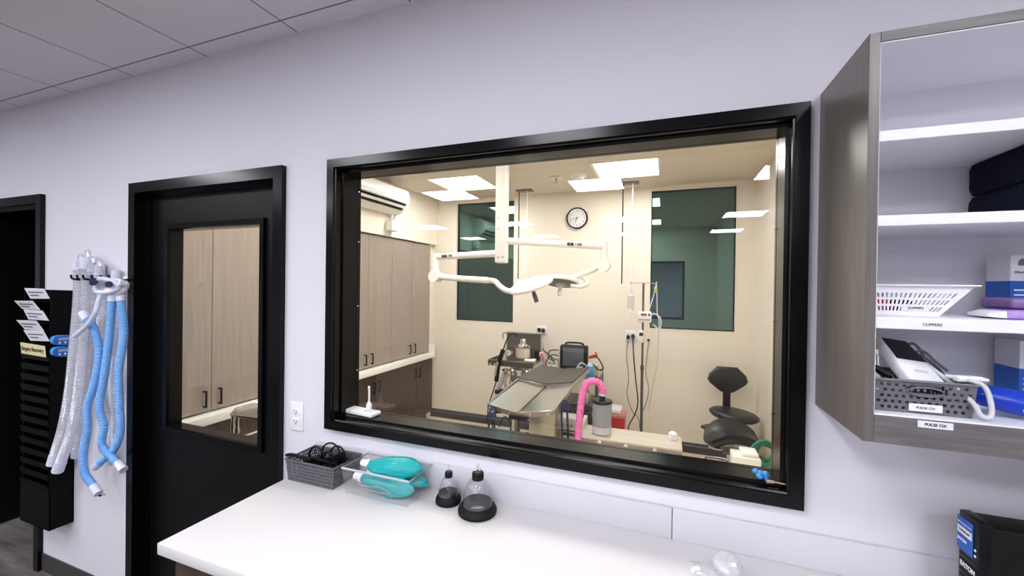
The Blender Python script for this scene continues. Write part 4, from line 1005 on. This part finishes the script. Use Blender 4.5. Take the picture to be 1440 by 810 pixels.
# ================================================================ PREP ROOM COUNTER
def counter():
    K = .966
    t = thing('countertop', 'white laminate counter under the big window', 'countertop', (0, -.28, K-.032))
    link('slab', G().box((-1.31, -.5624, K-.032), (1.7, -.0005, K), .002, 2), white, t)
    for a, b in ((-1.31, .0305), (.0325, 1.7)):
        link('backsplash', G().box((a, -.013, K), (b, -.0005, K+.091), .002, 2), mat('backsplash_laminate', (208, 206, 213), .4), t)
    t = thing('base_cabinet', 'dark brown base cabinet under the white counter', 'cabinet', (.2, -.26, 0))
    link('carcass', G().box((-1.28, -.515, .1), (1.68, -.001, .9335)), brown, t)
    link('toe_kick', G().box((-1.27, -.45, .002), (1.67, -.002, .1)), base_m, t)
    for k in range(6):
        a = -1.28+k*.4933
        d = link('door', G().box((a+.002, -.535, .105), (a+.491, -.515, .915), .001, 1), brown, t)
        hy = a+(.45 if k % 2 == 0 else .04)
        link('handle', G().box((hy-.005, -.565, .72), (hy+.005, -.555, .86), .001, 1).box((hy-.005, -.557, .722), (hy+.005, -.535, .732)).box((hy-.005, -.557, .848), (hy+.005, -.535, .858)), blackm, d)
    link('top_strip', G().box((-1.285, -.530, .918), (-1.17, -.515, .9335)), whitel, t)

    # grey woven basket of black cables
    b0 = [(-1.30, -.160), (-1.075, -.160), (-1.075, -.022), (-1.30, -.022)]
    def basket(t, q0, q1, z0, z1, nx, ny, nz, m, gap=.35, th=.002, rim=.006, name='weave', hole=None):
        """q0/q1 bottom and top corner loops; woven walls with openings"""
        cnt = [nx, ny, nx, ny]
        g = G()
        for s in range(4):
            a0, b_0 = V((*q0[s], z0)), V((*q0[(s+1) % 4], z0)); a1, b_1 = V((*q1[s], z1)), V((*q1[(s+1) % 4], z1))
            n = cnt[s]
            nu, nv = n*2+1, nz*2+1
            def fn(u, v): return (a0.lerp(b_0, u)).lerp(a1.lerp(b_1, u), v)
            def hl(i, j):
                if hole and hole(s, i/nu, j/nv): return True
                return 0 < i < nu-1 and 0 < j < nv-1 and j % 2 == 1 and i % 2 == (1 if (j//2) % 2 else 0)
            g.grid(fn, nu, nv, hl)
        g.thick(th)
        o = link(name, g, m, t)
        c = [V((*p, z1)) for p in q1]
        r = G(); r.tube(c+[c[0], c[1]], rim/1.6, 6, 1); link('rim', r, m, t)
        f = G(); f._add([V((*p, z0+.001)) for p in q0]+[V((*p, z0+.003)) for p in q0], [(0,1,2,3),(7,6,5,4),(0,1,5,4),(1,2,6,5),(2,3,7,6),(3,0,4,7)]); link('base', f, m, t)
        return o
    globals()['basket'] = basket
    def inset(l, d): 
        cx = sum(p[0] for p in l)/4; cy = sum(p[1] for p in l)/4
        return [(cx+(p[0]-cx)*(1-d), cy+(p[1]-cy)*(1-d)) for p in l]
    globals()['inset'] = inset
    t = thing('basket', 'dark grey woven plastic basket full of black cables on the counter', 'basket', (-1.19, -.09, K))
    basket(t, inset(b0, .07), b0, K+.0005, K+.078, 22, 13, 6, gbask, th=.0025)
    bx = V((-1.19, -.09, K))
    def cable(seed, lab, c, n=9, r=.005, ex=(.07, .045, .03)):
        random.seed(seed); pts = []
        for i in range(n):
            a = i*2.1+seed; k = .6+.4*random.random()
            pts.append(V(c)+V((ex[0]*math.cos(a)*k, ex[1]*math.sin(a)*k, ex[2]*random.uniform(-.8, 1.0))))
        g = G().tube(pts, r, 8, 7)
        solo('black_cable', g, blackm, lab, 'cable', c, 'black cables in the grey basket')
    cable(1, 'black cable coiled at the left of the grey counter basket', bx+V((-.05, -.01, .052)), 10, .005, (.045, .040, .026))
    cable(2, 'black cable coiled in the middle of the grey counter basket', bx+V((.01, -.005, .055)), 11, .0045, (.06, .042, .030))
    cable(3, 'black cable coiled at the right of the grey counter basket', bx+V((.05, .005, .05)), 10, .005, (.045, .042, .026))
    g = G()
    for dx, dy, h, w_ in ((-.03, -.01, .074, .030), (.022, .01, .092, .042), (.052, .012, .082, .034), (.03, -.015, .066, .03)):
        c = bx+V((dx, dy, .05)); g.tube([c+V((-w_, 0, 0)), c+V((-w_*.9, .004, h*.6)), c+V((0, .006, h*.82)), c+V((w_*.9, .004, h*.6)), c+V((w_, 0, 0))], .0036, 8, 6)
    solo('cable_loop', g, blackg, 'black cable arching in high loops above the grey counter basket', 'cable', bx+V((.03, 0, .1)), 'black cables in the grey basket')
    p = bx+V((-.105, -.055, .085))
    g = G().tube([p+V((-.012, -.005, .002)), p+V((.02, -.008, .010)), p+V((.06, -.004, .004)), p+V((.09, .01, -.005))], .006, 8)
    solo('lead_cable', g, blackm, 'black lead resting over the left rim of the grey counter basket', 'cable', p, 'black cables in the grey basket')
    q = bx+V((.035, .02, .068))
    solo('power_adapter', G().box(q-V((.032, .022, .014)), q+V((.032, .022, .014)), .004, 2, None).mv(rotated('Y', -20, q)), blackm, 'black power adapter block among the cables in the grey basket', 'adapter', q)

    # clear bin with teal breathing bags
    r0 = [(-1.04, -.158), (-.765, -.158), (-.765, -.018), (-1.04, -.018)]
    t = thing('clear_bin', 'clear plastic bin holding teal rubber bags on the counter', 'bin', (-.90, -.09, K))
    g = G(); lo, hi = inset(r0, .08), r0; z0, z1 = K+.001, K+.088
    g._add([V((*p, z0)) for p in lo]+[V((*p, z1)) for p in hi], [(0,1,2,3),(0,1,5,4),(1,2,6,5),(2,3,7,6),(3,0,4,7)])
    bmesh.ops.bevel(g.bm, geom=g.bm.edges[:], offset=.012, segments=3, affect='EDGES') if False else None
    link('shell', g, clearp, t)
    c = [V((*p, z1)) for p in hi]
    link('rim', G().tube(c+[c[0], c[1]], .0035, 8, 1), clearp if False else tube_t, t)
    def bag(c, L_, W_, Hh, yaw, pitch, lab, conn):
        """soft reservoir bag with a white neck connector"""
        c = V(c); t = thing('breathing_bag', lab, 'breathing bag', c, 'teal breathing bags in the clear bin')
        M = Matrix.Translation(c) @ Matrix.Rotation(yaw, 4, 'Z') @ Matrix.Rotation(pitch, 4, 'Y')
        n, m = 44, 30; vs = []
        for i in range(m+1):
            s = i/m; x = -L_+2*L_*s
            rr = (math.sin(PI*min(1, s*.97+.03))**.55)*(1-.25*(1-s)**3) if 0 < s < 1 else .06
            for k in range(n):
                a = 2*PI*k/n
                q = V((s*3.2+conn*7, math.cos(a)*1.3, math.sin(a)*1.3+conn*3))
                wv = 1+.10*math.sin(2*a+4*s+conn)+.22*noise.noise(q)-.16*abs(noise.noise(q*2.3))
                crease = -.30*math.exp(-((a-2.2+.5*s)/.16)**2)*math.sin(PI*s)-.22*math.exp(-((a-4.6-.4*s)/.14)**2)*math.sin(PI*s)
                wv += crease
                vs.append(M @ V((x+.006*noise.noise(q*1.7), W_*rr*math.cos(a)*wv, Hh*rr*math.sin(a)*wv)))
        g = G(); g._add(vs, [(i*n+k, i*n+(k+1) % n, (i+1)*n+(k+1) % n, (i+1)*n+k) for i in range(m) for k in range(n)]+[tuple(range(n)), tuple(range(m*n, m*n+n))])
        link('bladder', g, teal, t, sharp=1.0)
        a, b = M @ V((-L_+.004, 0, 0)), M @ V((-L_-.026, 0, .002))
        link('neck', G().cyl(a, b, .013, .0115, 18).cyl(M @ V((-L_-.002, 0, 0)), M @ V((-L_+.01, 0, 0)), .016, n=18), whitep, t)
    bag((-.883, -.074, K+.084), .110, .060, .036, .05, -.05, 'big teal breathing bag lying on top in the clear bin', 1)
    bag((-.888, -.112, K+.038), .112, .036, .036, -.03, .02, 'teal breathing bag under the top one, at the front of the clear bin', 2)
    bag((-.875, -.052, K+.034), .112, .034, .032, .03, .0, 'teal breathing bag at the bottom of the clear bin', 3)
    g = G().tube([(-1.0, -.135, K+.045), (-.96, -.148, K+.035), (-.90, -.146, K+.042), (-.85, -.145, K+.03), (-.90, -.143, K+.022), (-.97, -.14, K+.028), (-.99, -.136, K+.04)], .0022, 8)
    solo('bag_tubing', g, greyp, 'thin pale tubing curled at the front of the clear bin', 'tubing', (-.93, -.145, K+.03))

    # clear cone masks with black rubber rings
    def cone(x, y, r, h, lab, dims):
        q = V((x, y, K+.0005)); t = thing('cone_mask', lab, 'cone mask', q, 'clear cone masks on the counter')
        link('rubber_ring', G().lathe([(r*.70, .004), (r*.72, .0), (r, .001), (r*1.02, .010), (r*.93, .020), (r*.80, .026), (r*.70, .018), (r*.70, .004)], q, 40), rubber, t)
        link('cone', G().lathe([(r*.79, .022), (r*.76, .045), (r*.70, h*.45), (r*.60, h*.60), (r*.46, h*.70), (r*.26, h*.755)], q, 40), clearc, t)
        link('membrane', G().lathe([(r*.785, .020), (r*.77, .034), (r*.75, .034), (r*.66, .018), (r*.46, .010), (r*.44, .006), (r*.46, .004), (r*.66, .006), (r*.785, .020)], q, 40), rubber, t)
        link('collar', G().lathe([(0, h*.74), (r*.30, h*.74), (r*.32, h*.80), (r*.26, h*.83), (r*.32, h*.86), (r*.28, h*.90), (0, h*.90)], q, 26), rubber, t)
        link('nozzle', G().lathe([(r*.20, h*.90), (r*.19, h*.96), (r*.10, h*.975), (r*.08, h*1.08), (r*.05, h*1.08)], q, 18), clearc, t)
    cone(-.669, -.070, .0425, .112, 'smaller clear cone mask with black rubber ring', 0)
    cone(-.552, -.090, .0615, .142, 'larger clear cone mask with black rubber ring', 0)

    # crumpled clear film
    q = V((.150, -.125, K))
    g = G().ell(q+V((.01, 0, .028)), (.034, .030, .030), n=20, m=12)
    for v in g.bm.verts:
        d = v.co-q; k = noise.noise(v.co*70)*.008; v.co += d.normalized()*k
        if v.co.z < K+.001: v.co.z = K+.001
    t = thing('clear_wrapper', 'crumpled clear plastic wrapper at the front of the counter', 'wrapper', q)
    link('bulb', g, crink, t, sharp=.25)
    g = G().grid(lambda u, v: (q.x-.075+.07*u, q.y-.025+.05*v, K+.004+.010*abs(noise.noise(V((u*5, v*5, 3))))+.008*u*(1-abs(v-.5))), 10, 8)
    link('tail', g, crink, t, sharp=.2)

    # battery backup unit
    x0, x1, y0, y1, zt = .618, 1.0, -.160, -.088, 1.216
    t = thing('battery_backup', 'black battery backup box with blue sticker on the right end of the counter', 'battery backup', ((x0+x1)/2, (y0+y1)/2, K))
    link('case', G().box((x0+.02, y0, K+.004), (x1, y1, zt-.004), .004, 2), blackm, t)
    fr = link('front_bezel', G().hexa([(x0, y0+.004, K+.002), (x0+.022, y0-.001, K+.002), (x0+.022, y1+.001, K+.002), (x0, y1-.004, K+.002), (x0, y0+.004, zt), (x0+.022, y0-.001, zt), (x0+.022, y1+.001, zt), (x0, y1-.004, zt)], .004, 2), blackg, t)
    g = G()
    for k in range(12): g.box((x0-.001, y0+.01, K+.03+k*.0115), (x0+.003, y1-.01, K+.034+k*.0115))
    link('ribs', g, blackm, fr)
    st = link('sticker', G().box((x0-.0022, y1-.052, zt-.082), (x0-.0008, y1-.004, zt-.012)), blueb, fr)
    link('sticker_panel', G().box((x0-.0028, y1-.050, zt-.048), (x0-.002, y1-.006, zt-.032)), paper, st)
    def ft(s, sz, y, z, m, p, b=0): text(s, sz, (x0-.0034, y, z), (0, -1, 0), (0, 0, 1), m, p, 'lettering', 'CENTER', b)
    ft('LINE INTERACTIVE', .0052, y1-.028, zt-.024, inkw, st); ft('TOWER UPS', .0062, y1-.028, zt-.040, ink, st)
    ft('EATON', .0085, y1-.022, zt-.060, inkw, st, .0003); ft('EATON', .0135, (y0+y1)/2-.004, zt-.110, inkw, fr, .0006)
    link('led', G().ell((x0-.001, y0+.014, zt-.062), (.0012, .003, .003), n=10, m=6).ell((x0-.001, y0+.014, zt-.074), (.0012, .003, .003), n=10, m=6), paper, fr)
counter()

# things on the window sill
SZ = Z0+.0456
q = V((-1.145, .065, SZ))
t = thing('plug_strip', 'white flat charger base lying on the left end of the black window sill', 'charger', q)
Mz = rotated('Z', -6, q)
link('base', G().box(q+V((-.075, -.025, 0)), q+V((.075, .03, .018)), .006, 3).mv(Mz), whitep, t)
link('recess', G().box(q+V((.02, -.012, .0175)), q+V((.062, .018, .0192)), .003).mv(Mz), lgrey, t)
q2 = q+V((.025, .010, .0192))
t = thing('thermometer_probe', 'slim white probe standing upright in the white charger base', 'probe', q2)
link('holder', G().lathe([(0, 0), (.011, 0), (.011, .02), (.008, .026), (.004, .032), (0, .032)], q2, 18), whitep, t)
link('stem', G().tube([q2+V((0, 0, .03)), q2+V((.001, 0, .055)), q2+V((.0, 0, .088))], .0038, 10, 3), offw, t)
link('tip', G().ell(q2+V((0, 0, .09)), (.005, .005, .006), n=12, m=8), whitep, t)
q = V((.262, .035, SZ))
t = thing('blue_valve', 'small sky blue four-lobed clip on the right end of the black sill', 'clip', q)
g = G()
for k in range(4):
    a = PI/4+k*PI/2+.4; g.ell(q+V((.012*math.cos(a), .012*math.sin(a), .010+.006*(k % 2))), (.010, .010, .008), n=14, m=8)
g.ell(q+V((0, 0, .013)), (.010, .010, .010), n=14, m=8)
link('lobes', g, lblue, t, sharp=1.2)
link('stem', G().cyl(q+V((.012, -.012, .0005)), q+V((.008, -.006, .014)), .005, n=10), lblue, t)
q = V((.285, .012, SZ))
solo('string_tag', G().tube([q+V((-.012, 0, .004)), q+V((.0, .004, .003)), q+V((.02, .003, .003)), q+V((.032, .0, .003))], lambda t_, i: .0045 if t_ < .4 else .0018, 8), mat('beige_string', (200, 186, 150), .8), 'short beige string beside the sky blue clip on the sill', 'string', q)

# ================================================================ WALL SHELF CABINET, RIGHT
def shelf():
    x0, x1, yf, zb, zt = .3755, 1.42, -.274, 1.394, 2.205
    t = thing('wall_shelf', 'open grey wood wall cabinet with white shelves', 'wall cabinet', ((x0+x1)/2, 0, zb))
    link('side_panel', G().box((x0, yf, zb), (x0+.018, -.0005, zt), .0008, 1), greyw, t)
    link('side_panel', G().box((x1-.018, yf, zb), (x1, -.0005, zt), .0008, 1), greyw, t)
    link('side_liner', G().box((x0+.018, yf+.002, zb+.055), (x0+.0195, -.006, zt-.02)), whitel, t)
    link('top_panel', G().box((x0+.018, yf, zt-.02), (x1-.018, -.0005, zt), .0008, 1), greyh, t)
    link('top_liner', G().box((x0+.0195, yf+.002, zt-.022), (x1-.018, -.006, zt-.02)), whitel, t)
    bp = link('bottom_panel', G().box((x0+.018, yf, zb), (x1-.018, -.0005, zb+.055), .0008, 1), greyh, t)
    link('bottom_liner', G().box((x0+.0195, yf+.001, zb+.055), (x1-.018, -.006, zb+.058)), whitel, t)
    link('back_panel', G().box((x0+.018, -.006, zb+.055), (x1-.018, -.0008, zt-.02)), whitel, t)
    sh = []
    for z0, z1 in ((1.620, 1.643), (1.822, 1.843), (1.989, 2.010)):
        sh.append(link('shelf', G().box((x0+.0195, yf+.002, z0), (x1-.018, -.006, z1), .001, 1), whitel, t))
    text('CLIPPERS', .0072, (.481, yf+.0014, 1.6305), (1,0,0), (0,0,1), ink, sh[0])
    lb = link('label', G().box((.461, yf-.0012, 1.4335), (.513, yf-.0003, 1.4465)), paper, bp)
    text('PULSE OX', .0072, (.487, yf-.0016, 1.4398), (1,0,0), (0,0,1), ink, lb, bold=.0002)
shelf()
SB, SC, SD = 1.394+.0582, 1.6431, 1.8431
def shelf_items():
    # woven grey basket PULSE OX
    q1 = [(.399, -.250), (.560, -.250), (.560, -.105), (.399, -.105)]
    t = thing('basket', 'grey woven basket labelled PULSE OX on the lowest shelf', 'basket', (.48, -.18, SB))
    def hole(s, u, v): return s == 0 and abs((u-.52)/.19)**4+abs((v-.70)/.13)**4 < 1
    basket(t, inset(q1, .06), q1, SB+.0005, SB+.064, 13, 11, 5, gbask2, th=.002, rim=.005, hole=hole)
    g = G().tube([V((.483+.028*math.cos(a), -.2505, SB+.0445+.0085*math.sin(a))) for a in [2*PI*i/24 for i in range(25)]], .0016, 6, 1)
    link('handle_rim', g, gbask2, t)
    lb = link('label', G().box((.458, -.2505, SB+.006), (.509, -.2492, SB+.0205)), paper, t)
    text('PULSE OX', .0066, (.4835, -.2510, SB+.0130), (1,0,0), (0,0,1), ink, lb)
    # white hand-held monitor
    c = V((.481, -.180, SB+.092))
    M = Matrix.Translation(c) @ Matrix.Rotation(math.radians(14), 4, 'Z') @ Matrix.Rotation(math.radians(38), 4, 'X') @ Matrix.Rotation(math.radians(10), 4, 'Y') @ Matrix.Scale(1.16, 4)
    t = thing('pulse_oximeter', 'white hand-held oximeter with black screen in the PULSE OX basket', 'oximeter', c)
    link('case', G().hexa([(-.030,-.052,-.011),(.030,-.052,-.011),(.030,.052,-.011),(-.030,.052,-.011),(-.032,-.055,.011),(.032,-.055,.011),(.028,.052,.011),(-.028,.052,.011)], .006, 3, M), whitep, t)
    link('screen', G().hexa([(-.026,-.006,.0105),(.026,-.006,.0105),(.023,.046,.0105),(-.023,.046,.0105),(-.026,-.006,.0125),(.026,-.006,.0125),(.023,.046,.0125),(-.023,.046,.0125)], .0008, 1, M), scr2, t)
    link('button', G().hexa([(-.012,-.034,.0105),(.012,-.034,.0105),(.012,-.029,.0105),(-.012,-.029,.0105),(-.012,-.034,.0118),(.012,-.034,.0118),(.012,-.029,.0118),(-.012,-.029,.0118)], .0005, 1, M), lgrey, t)
    c = V((.416, -.190, SB+.078)); M = Matrix.Translation(c) @ Matrix.Rotation(.12, 4, 'Z') @ Matrix.Rotation(-.12, 4, 'X')
    t = thing('small_carton', 'small white carton with brown top at the left of the PULSE OX basket', 'carton', c)
    link('box', G().box((-.013, -.012, -.05), (.013, .012, .040), .0008, 1, M), paper, t)
    link('lid', G().box((-.0135, -.0125, .038), (.0135, .0125, .046), .0008, 1, M), amber, t)
    for k in range(4): link('print_line', G().box((-.009+k*.0055, -.0127, -.01), (-.007+k*.0055, -.0119, .028), 0, 1, M), inkg, t)
    g = G().tube([(.405, -.215, SB+.070), (.412, -.222, SB+.082), (.425, -.225, SB+.074), (.440, -.228, SB+.068)], .007, 8)
    solo('black_clip', g, blackm, 'black clip lead at the front left of the PULSE OX basket', 'clip', (.42, -.22, SB+.07))
    g = G().tube([(.403, -.150, SB+.116), (.44, -.14, SB+.128), (.475, -.14, SB+.132), (.502, -.155, SB+.105), (.53, -.19, SB+.075), (.545, -.225, SB+.050), (.552, -.256, SB+.030), (.558, -.262, SB+.012), (.571, -.262, SB+.010), (.576, -.256, SB+.030), (.572, -.246, SB+.062), (.556, -.235, SB+.071), (.53, -.215, SB+.074)], .0042, 10, 7)
    solo('white_cable', g, lgrey, 'thick pale cable draped over the right rim of the PULSE OX basket', 'cable', (.5, -.2, SB+.09), 'cables of the PULSE OX basket')
    g = G().tube([(.495, -.13, SB+.08), (.505, -.12, SB+.115), (.522, -.12, SB+.125), (.535, -.13, SB+.10), (.525, -.16, SB+.07), (.51, -.14, SB+.098), (.535, -.12, SB+.10), (.56, -.13, SB+.075), (.55, -.17, SB+.066)], .0030, 8, 7)
    g.tube([(.50, -.14, SB+.09), (.53, -.13, SB+.112), (.555, -.13, SB+.09), (.565, -.15, SB+.074)], .0028, 8, 7)
    solo('grey_cable', g, mat('mid_grey_cable', (120, 120, 130), .5), 'thin grey cable looping up behind the white oximeter', 'cable', (.52, -.13, SB+.1), 'cables of the PULSE OX basket')
    t = thing('probe_connector', 'white probe connector lying across the right rim of the PULSE OX basket', 'connector', (.56, -.225, SB+.072))
    link('body', G().hexa([(.537,-.236,SB+.066),(.572,-.236,SB+.067),(.572,-.218,SB+.067),(.537,-.218,SB+.066),(.537,-.236,SB+.078),(.572,-.236,SB+.079),(.572,-.218,SB+.079),(.537,-.218,SB+.078)], .004, 3), whitep, t)
    link('nose', G().tube([(.571, -.227, SB+.073), (.580, -.227, SB+.073), (.587, -.227, SB+.072)], lambda t_, i: .006*(1-.5*t_), 12, 3), whitep, t)
    # blue clipper
    c = V((.655, -.195, SB+.026))
    t = thing('hair_clipper', 'bright blue hair clipper lying right of the PULSE OX basket', 'clipper', c)
    P = [(.578, -.185, SB+.036), (.60, -.190, SB+.036), (.63, -.205, SB+.032), (.665, -.225, SB+.028), (.70, -.240, SB+.024), (.72, -.25, SB+.022)]
    rr = [.010, .021, .024, .022, .019, .014]
    def rad(t_, i):
        k = t_*5; j = min(4, int(k)); return rr[j]+(rr[j+1]-rr[j])*(k-j)
    link('body', G().tube(P, rad, 20, 6), blue, t, sharp=1.2)
    p = V((.640, -.226, SB+.024))
    link('badge', G().ell(p+V((.01, -.006, -.002)), (.017, .005, .010), n=18, m=8), chrome, t)
    link('seam', G().tube([(.60, -.206, SB+.046), (.622, -.219, SB+.046), (.64, -.224, SB+.043), (.625, -.210, SB+.052), (.603, -.200, SB+.052), (.60, -.206, SB+.046)], .0007, 6, 4), navy, t)
    link('blade', G().box((.72, -.262, SB+.012), (.75, -.238, SB+.024), .002), chrome, t)
    # boxes
    def carton(x, y0, y1, z0, h, wd, lab, word, grp=None):
        t = thing('carton', lab, 'carton', (x+wd/2, (y0+y1)/2, z0), grp)
        link('box', G().box((x, y0, z0), (x+wd, y1, z0+h), .0008, 1), paper, t)
        b = link('blue_panel', G().box((x-.0004, y0-.0005, z0+.001), (x+wd+.0004, y1, z0+h*.58), .0005, 1), blueb, t)
        link('logo', G().prism([(x+.012, z0+h*.83), (x+.024, z0+h*.83), (x+.024, z0+h*.90), (x+.018, z0+h*.95), (x+.012, z0+h*.90)], y0-.0008, y0, 'y'), inkg, t)
        text(word, .0085, (x+.007, y0-.001, z0+h*.72), (1,0,0), (0,0,1), ink, t, 'lettering', 'LEFT')
        for k in range(5): link('print_line', G().box((x+.006, y0-.0012, z0+h*(.10+.08*k)), (x+.006+(.05 if k != 4 else .03), y0-.0006, z0+h*(.10+.08*k)+.003)), inkw, b)
    carton(.689, -.10, -.03, SC+.0005, .130, .11, 'white and blue carton standing on the CLIPPERS shelf behind the purple packs', 'Homedics')
    carton(.706, -.10, -.03, SB+.0005, .140, .10, 'white and blue carton standing on the lowest shelf behind the blue clipper', 'Homedics')
    # purple packs
    def pack(lo, hi, m, lab, tip):
        t = thing('purple_pack', lab, 'pack', ((lo[0]+hi[0])/2, (lo[1]+hi[1])/2, lo[2]), 'purple packs on the CLIPPERS shelf')
        g = G().box(lo, hi, .006, 3)
        bmesh.ops.subdivide_edges(g.bm, edges=[e for e in g.bm.edges if e.calc_length() > .03], cuts=5, use_grid_fill=True)
        for v in g.bm.verts: v.co += V((0, 0, 1))*noise.noise(v.co*60)*.0012
        link('wrap', g, m, t)
        if tip: link('white_end', G().hexa([(lo[0]-.022, lo[1]+.012, lo[2]+.003), (lo[0]+.004, lo[1]+.002, lo[2]+.001), (lo[0]+.004, hi[1]-.01, lo[2]+.001), (lo[0]-.022, hi[1]-.025, lo[2]+.003), (lo[0]-.022, lo[1]+.012, lo[2]+.010), (lo[0]+.004, lo[1]+.002, hi[2]-.001), (lo[0]+.004, hi[1]-.01, hi[2]-.001), (lo[0]-.022, hi[1]-.025, lo[2]+.010)], .003), paper, t)
    pack((.608, -.235, SC+.0005), (.80, -.14, SC+.0175), purple, 'light purple pack with white end, lying at the shelf front', True)
    pack((.634, -.200, SC+.0190), (.83, -.11, SC+.040), purple2, 'dark purple pack lying on top of the light purple one', False)
    # white CLIPPERS basket
    q1 = [(.402, -.205), (.575, -.205), (.575, -.05), (.402, -.05)]
    q0 = [(.420, -.190), (.528, -.190), (.528, -.07), (.420, -.07)]
    t = thing('basket', 'white slotted plastic basket labelled CLIPPERS', 'basket', (.48, -.13, SC))
    z0, z1 = SC+.0005, SC+.062
    g = G(); cnt = [20, 16, 20, 16]
    for s in range(4):
        a0, b0 = V((*q0[s], z0)), V((*q0[(s+1) % 4], z0)); a1, b1 = V((*q1[s], z1)), V((*q1[(s+1) % 4], z1)); n = cnt[s]*2
        g.grid(lambda u, v: a0.lerp(b0, u).lerp(a1.lerp(b1, u), v), n, 13, lambda i, j: 3 < i < n-3 and i % 2 == 0 and j in (2, 3, 5, 6, 8, 9))
    g.thick(.0016); link('wall', g, wbask, t)
    g = G(); c = [V((*p, z1)) for p in q1]; o = [V((p[0]+dx, p[1]+dy, z1)) for p, (dx, dy) in zip(q1, ((-.003, -.008), (.008, -.008), (.008, .008), (-.003, .008)))]
    for s in range(4): g.hexa([c[s], c[(s+1) % 4], o[(s+1) % 4], o[s]]+[p+V((0,0,.003)) for p in (c[s], c[(s+1) % 4], o[(s+1) % 4], o[s])])
    link('rim', g, wbask, t)
    g = G(); g._add([V((*p, z0)) for p in q0]+[V((*p, z0+.002)) for p in q0], [(0,1,2,3),(7,6,5,4),(0,1,5,4),(1,2,6,5),(2,3,7,6),(3,0,4,7)]); link('base', g, wbask, t)
    lb = link('label', G().hexa([(.466, -.1955, SC+.010), (.512, -.1955, SC+.010), (.512, -.1945, SC+.010), (.466, -.1945, SC+.010), (.466, -.1990, SC+.0225), (.512, -.1990, SC+.0225), (.512, -.1978, SC+.0225), (.466, -.1978, SC+.0225)]), paper, t)
    text('CLIPPERS', .0066, (.489, -.1980, SC+.0162), (1,0,0), (0,-.26,1), ink, lb)
    for k, (xx, m, lab) in enumerate(((.445, red, 'dark red clipper blade cover seen through the slots of the white basket'), (.485, blackm, 'black clipper blade seen through the slots of the white basket'))):
        solo('clipper_blade', G().box((xx-.014, -.16, SC+.003), (xx+.016, -.11, SC+.032), .003), m, lab, 'clipper blade', (xx, -.13, SC+.003), 'clipper parts in the white basket')
    # navy fabric bundles
    for k, (za, zb_, lab) in enumerate(((SD+.0005, SD+.070, 'navy fabric bundle lying on the shelf under another navy bundle'), (SD+.072, SD+.1452, 'navy fabric bundle lying on top of another navy bundle'))):
        g = G().box((.662, -.262, za), (1.02, -.02, zb_), .005, 3)
        bmesh.ops.subdivide_edges(g.bm, edges=[e for e in g.bm.edges if e.calc_length() > .04], cuts=6, use_grid_fill=True)
        for v in g.bm.verts:
            v.co.x += noise.noise(v.co*25)*.005
            if za+.012 < v.co.z < zb_-.012: v.co.x += -.004 if v.co.x < .8 else .004
        solo('navy_bundle', g, navy, lab, 'fabric bundle', (.84, -.14, za), 'navy bundles on the upper shelf')
shelf_items()
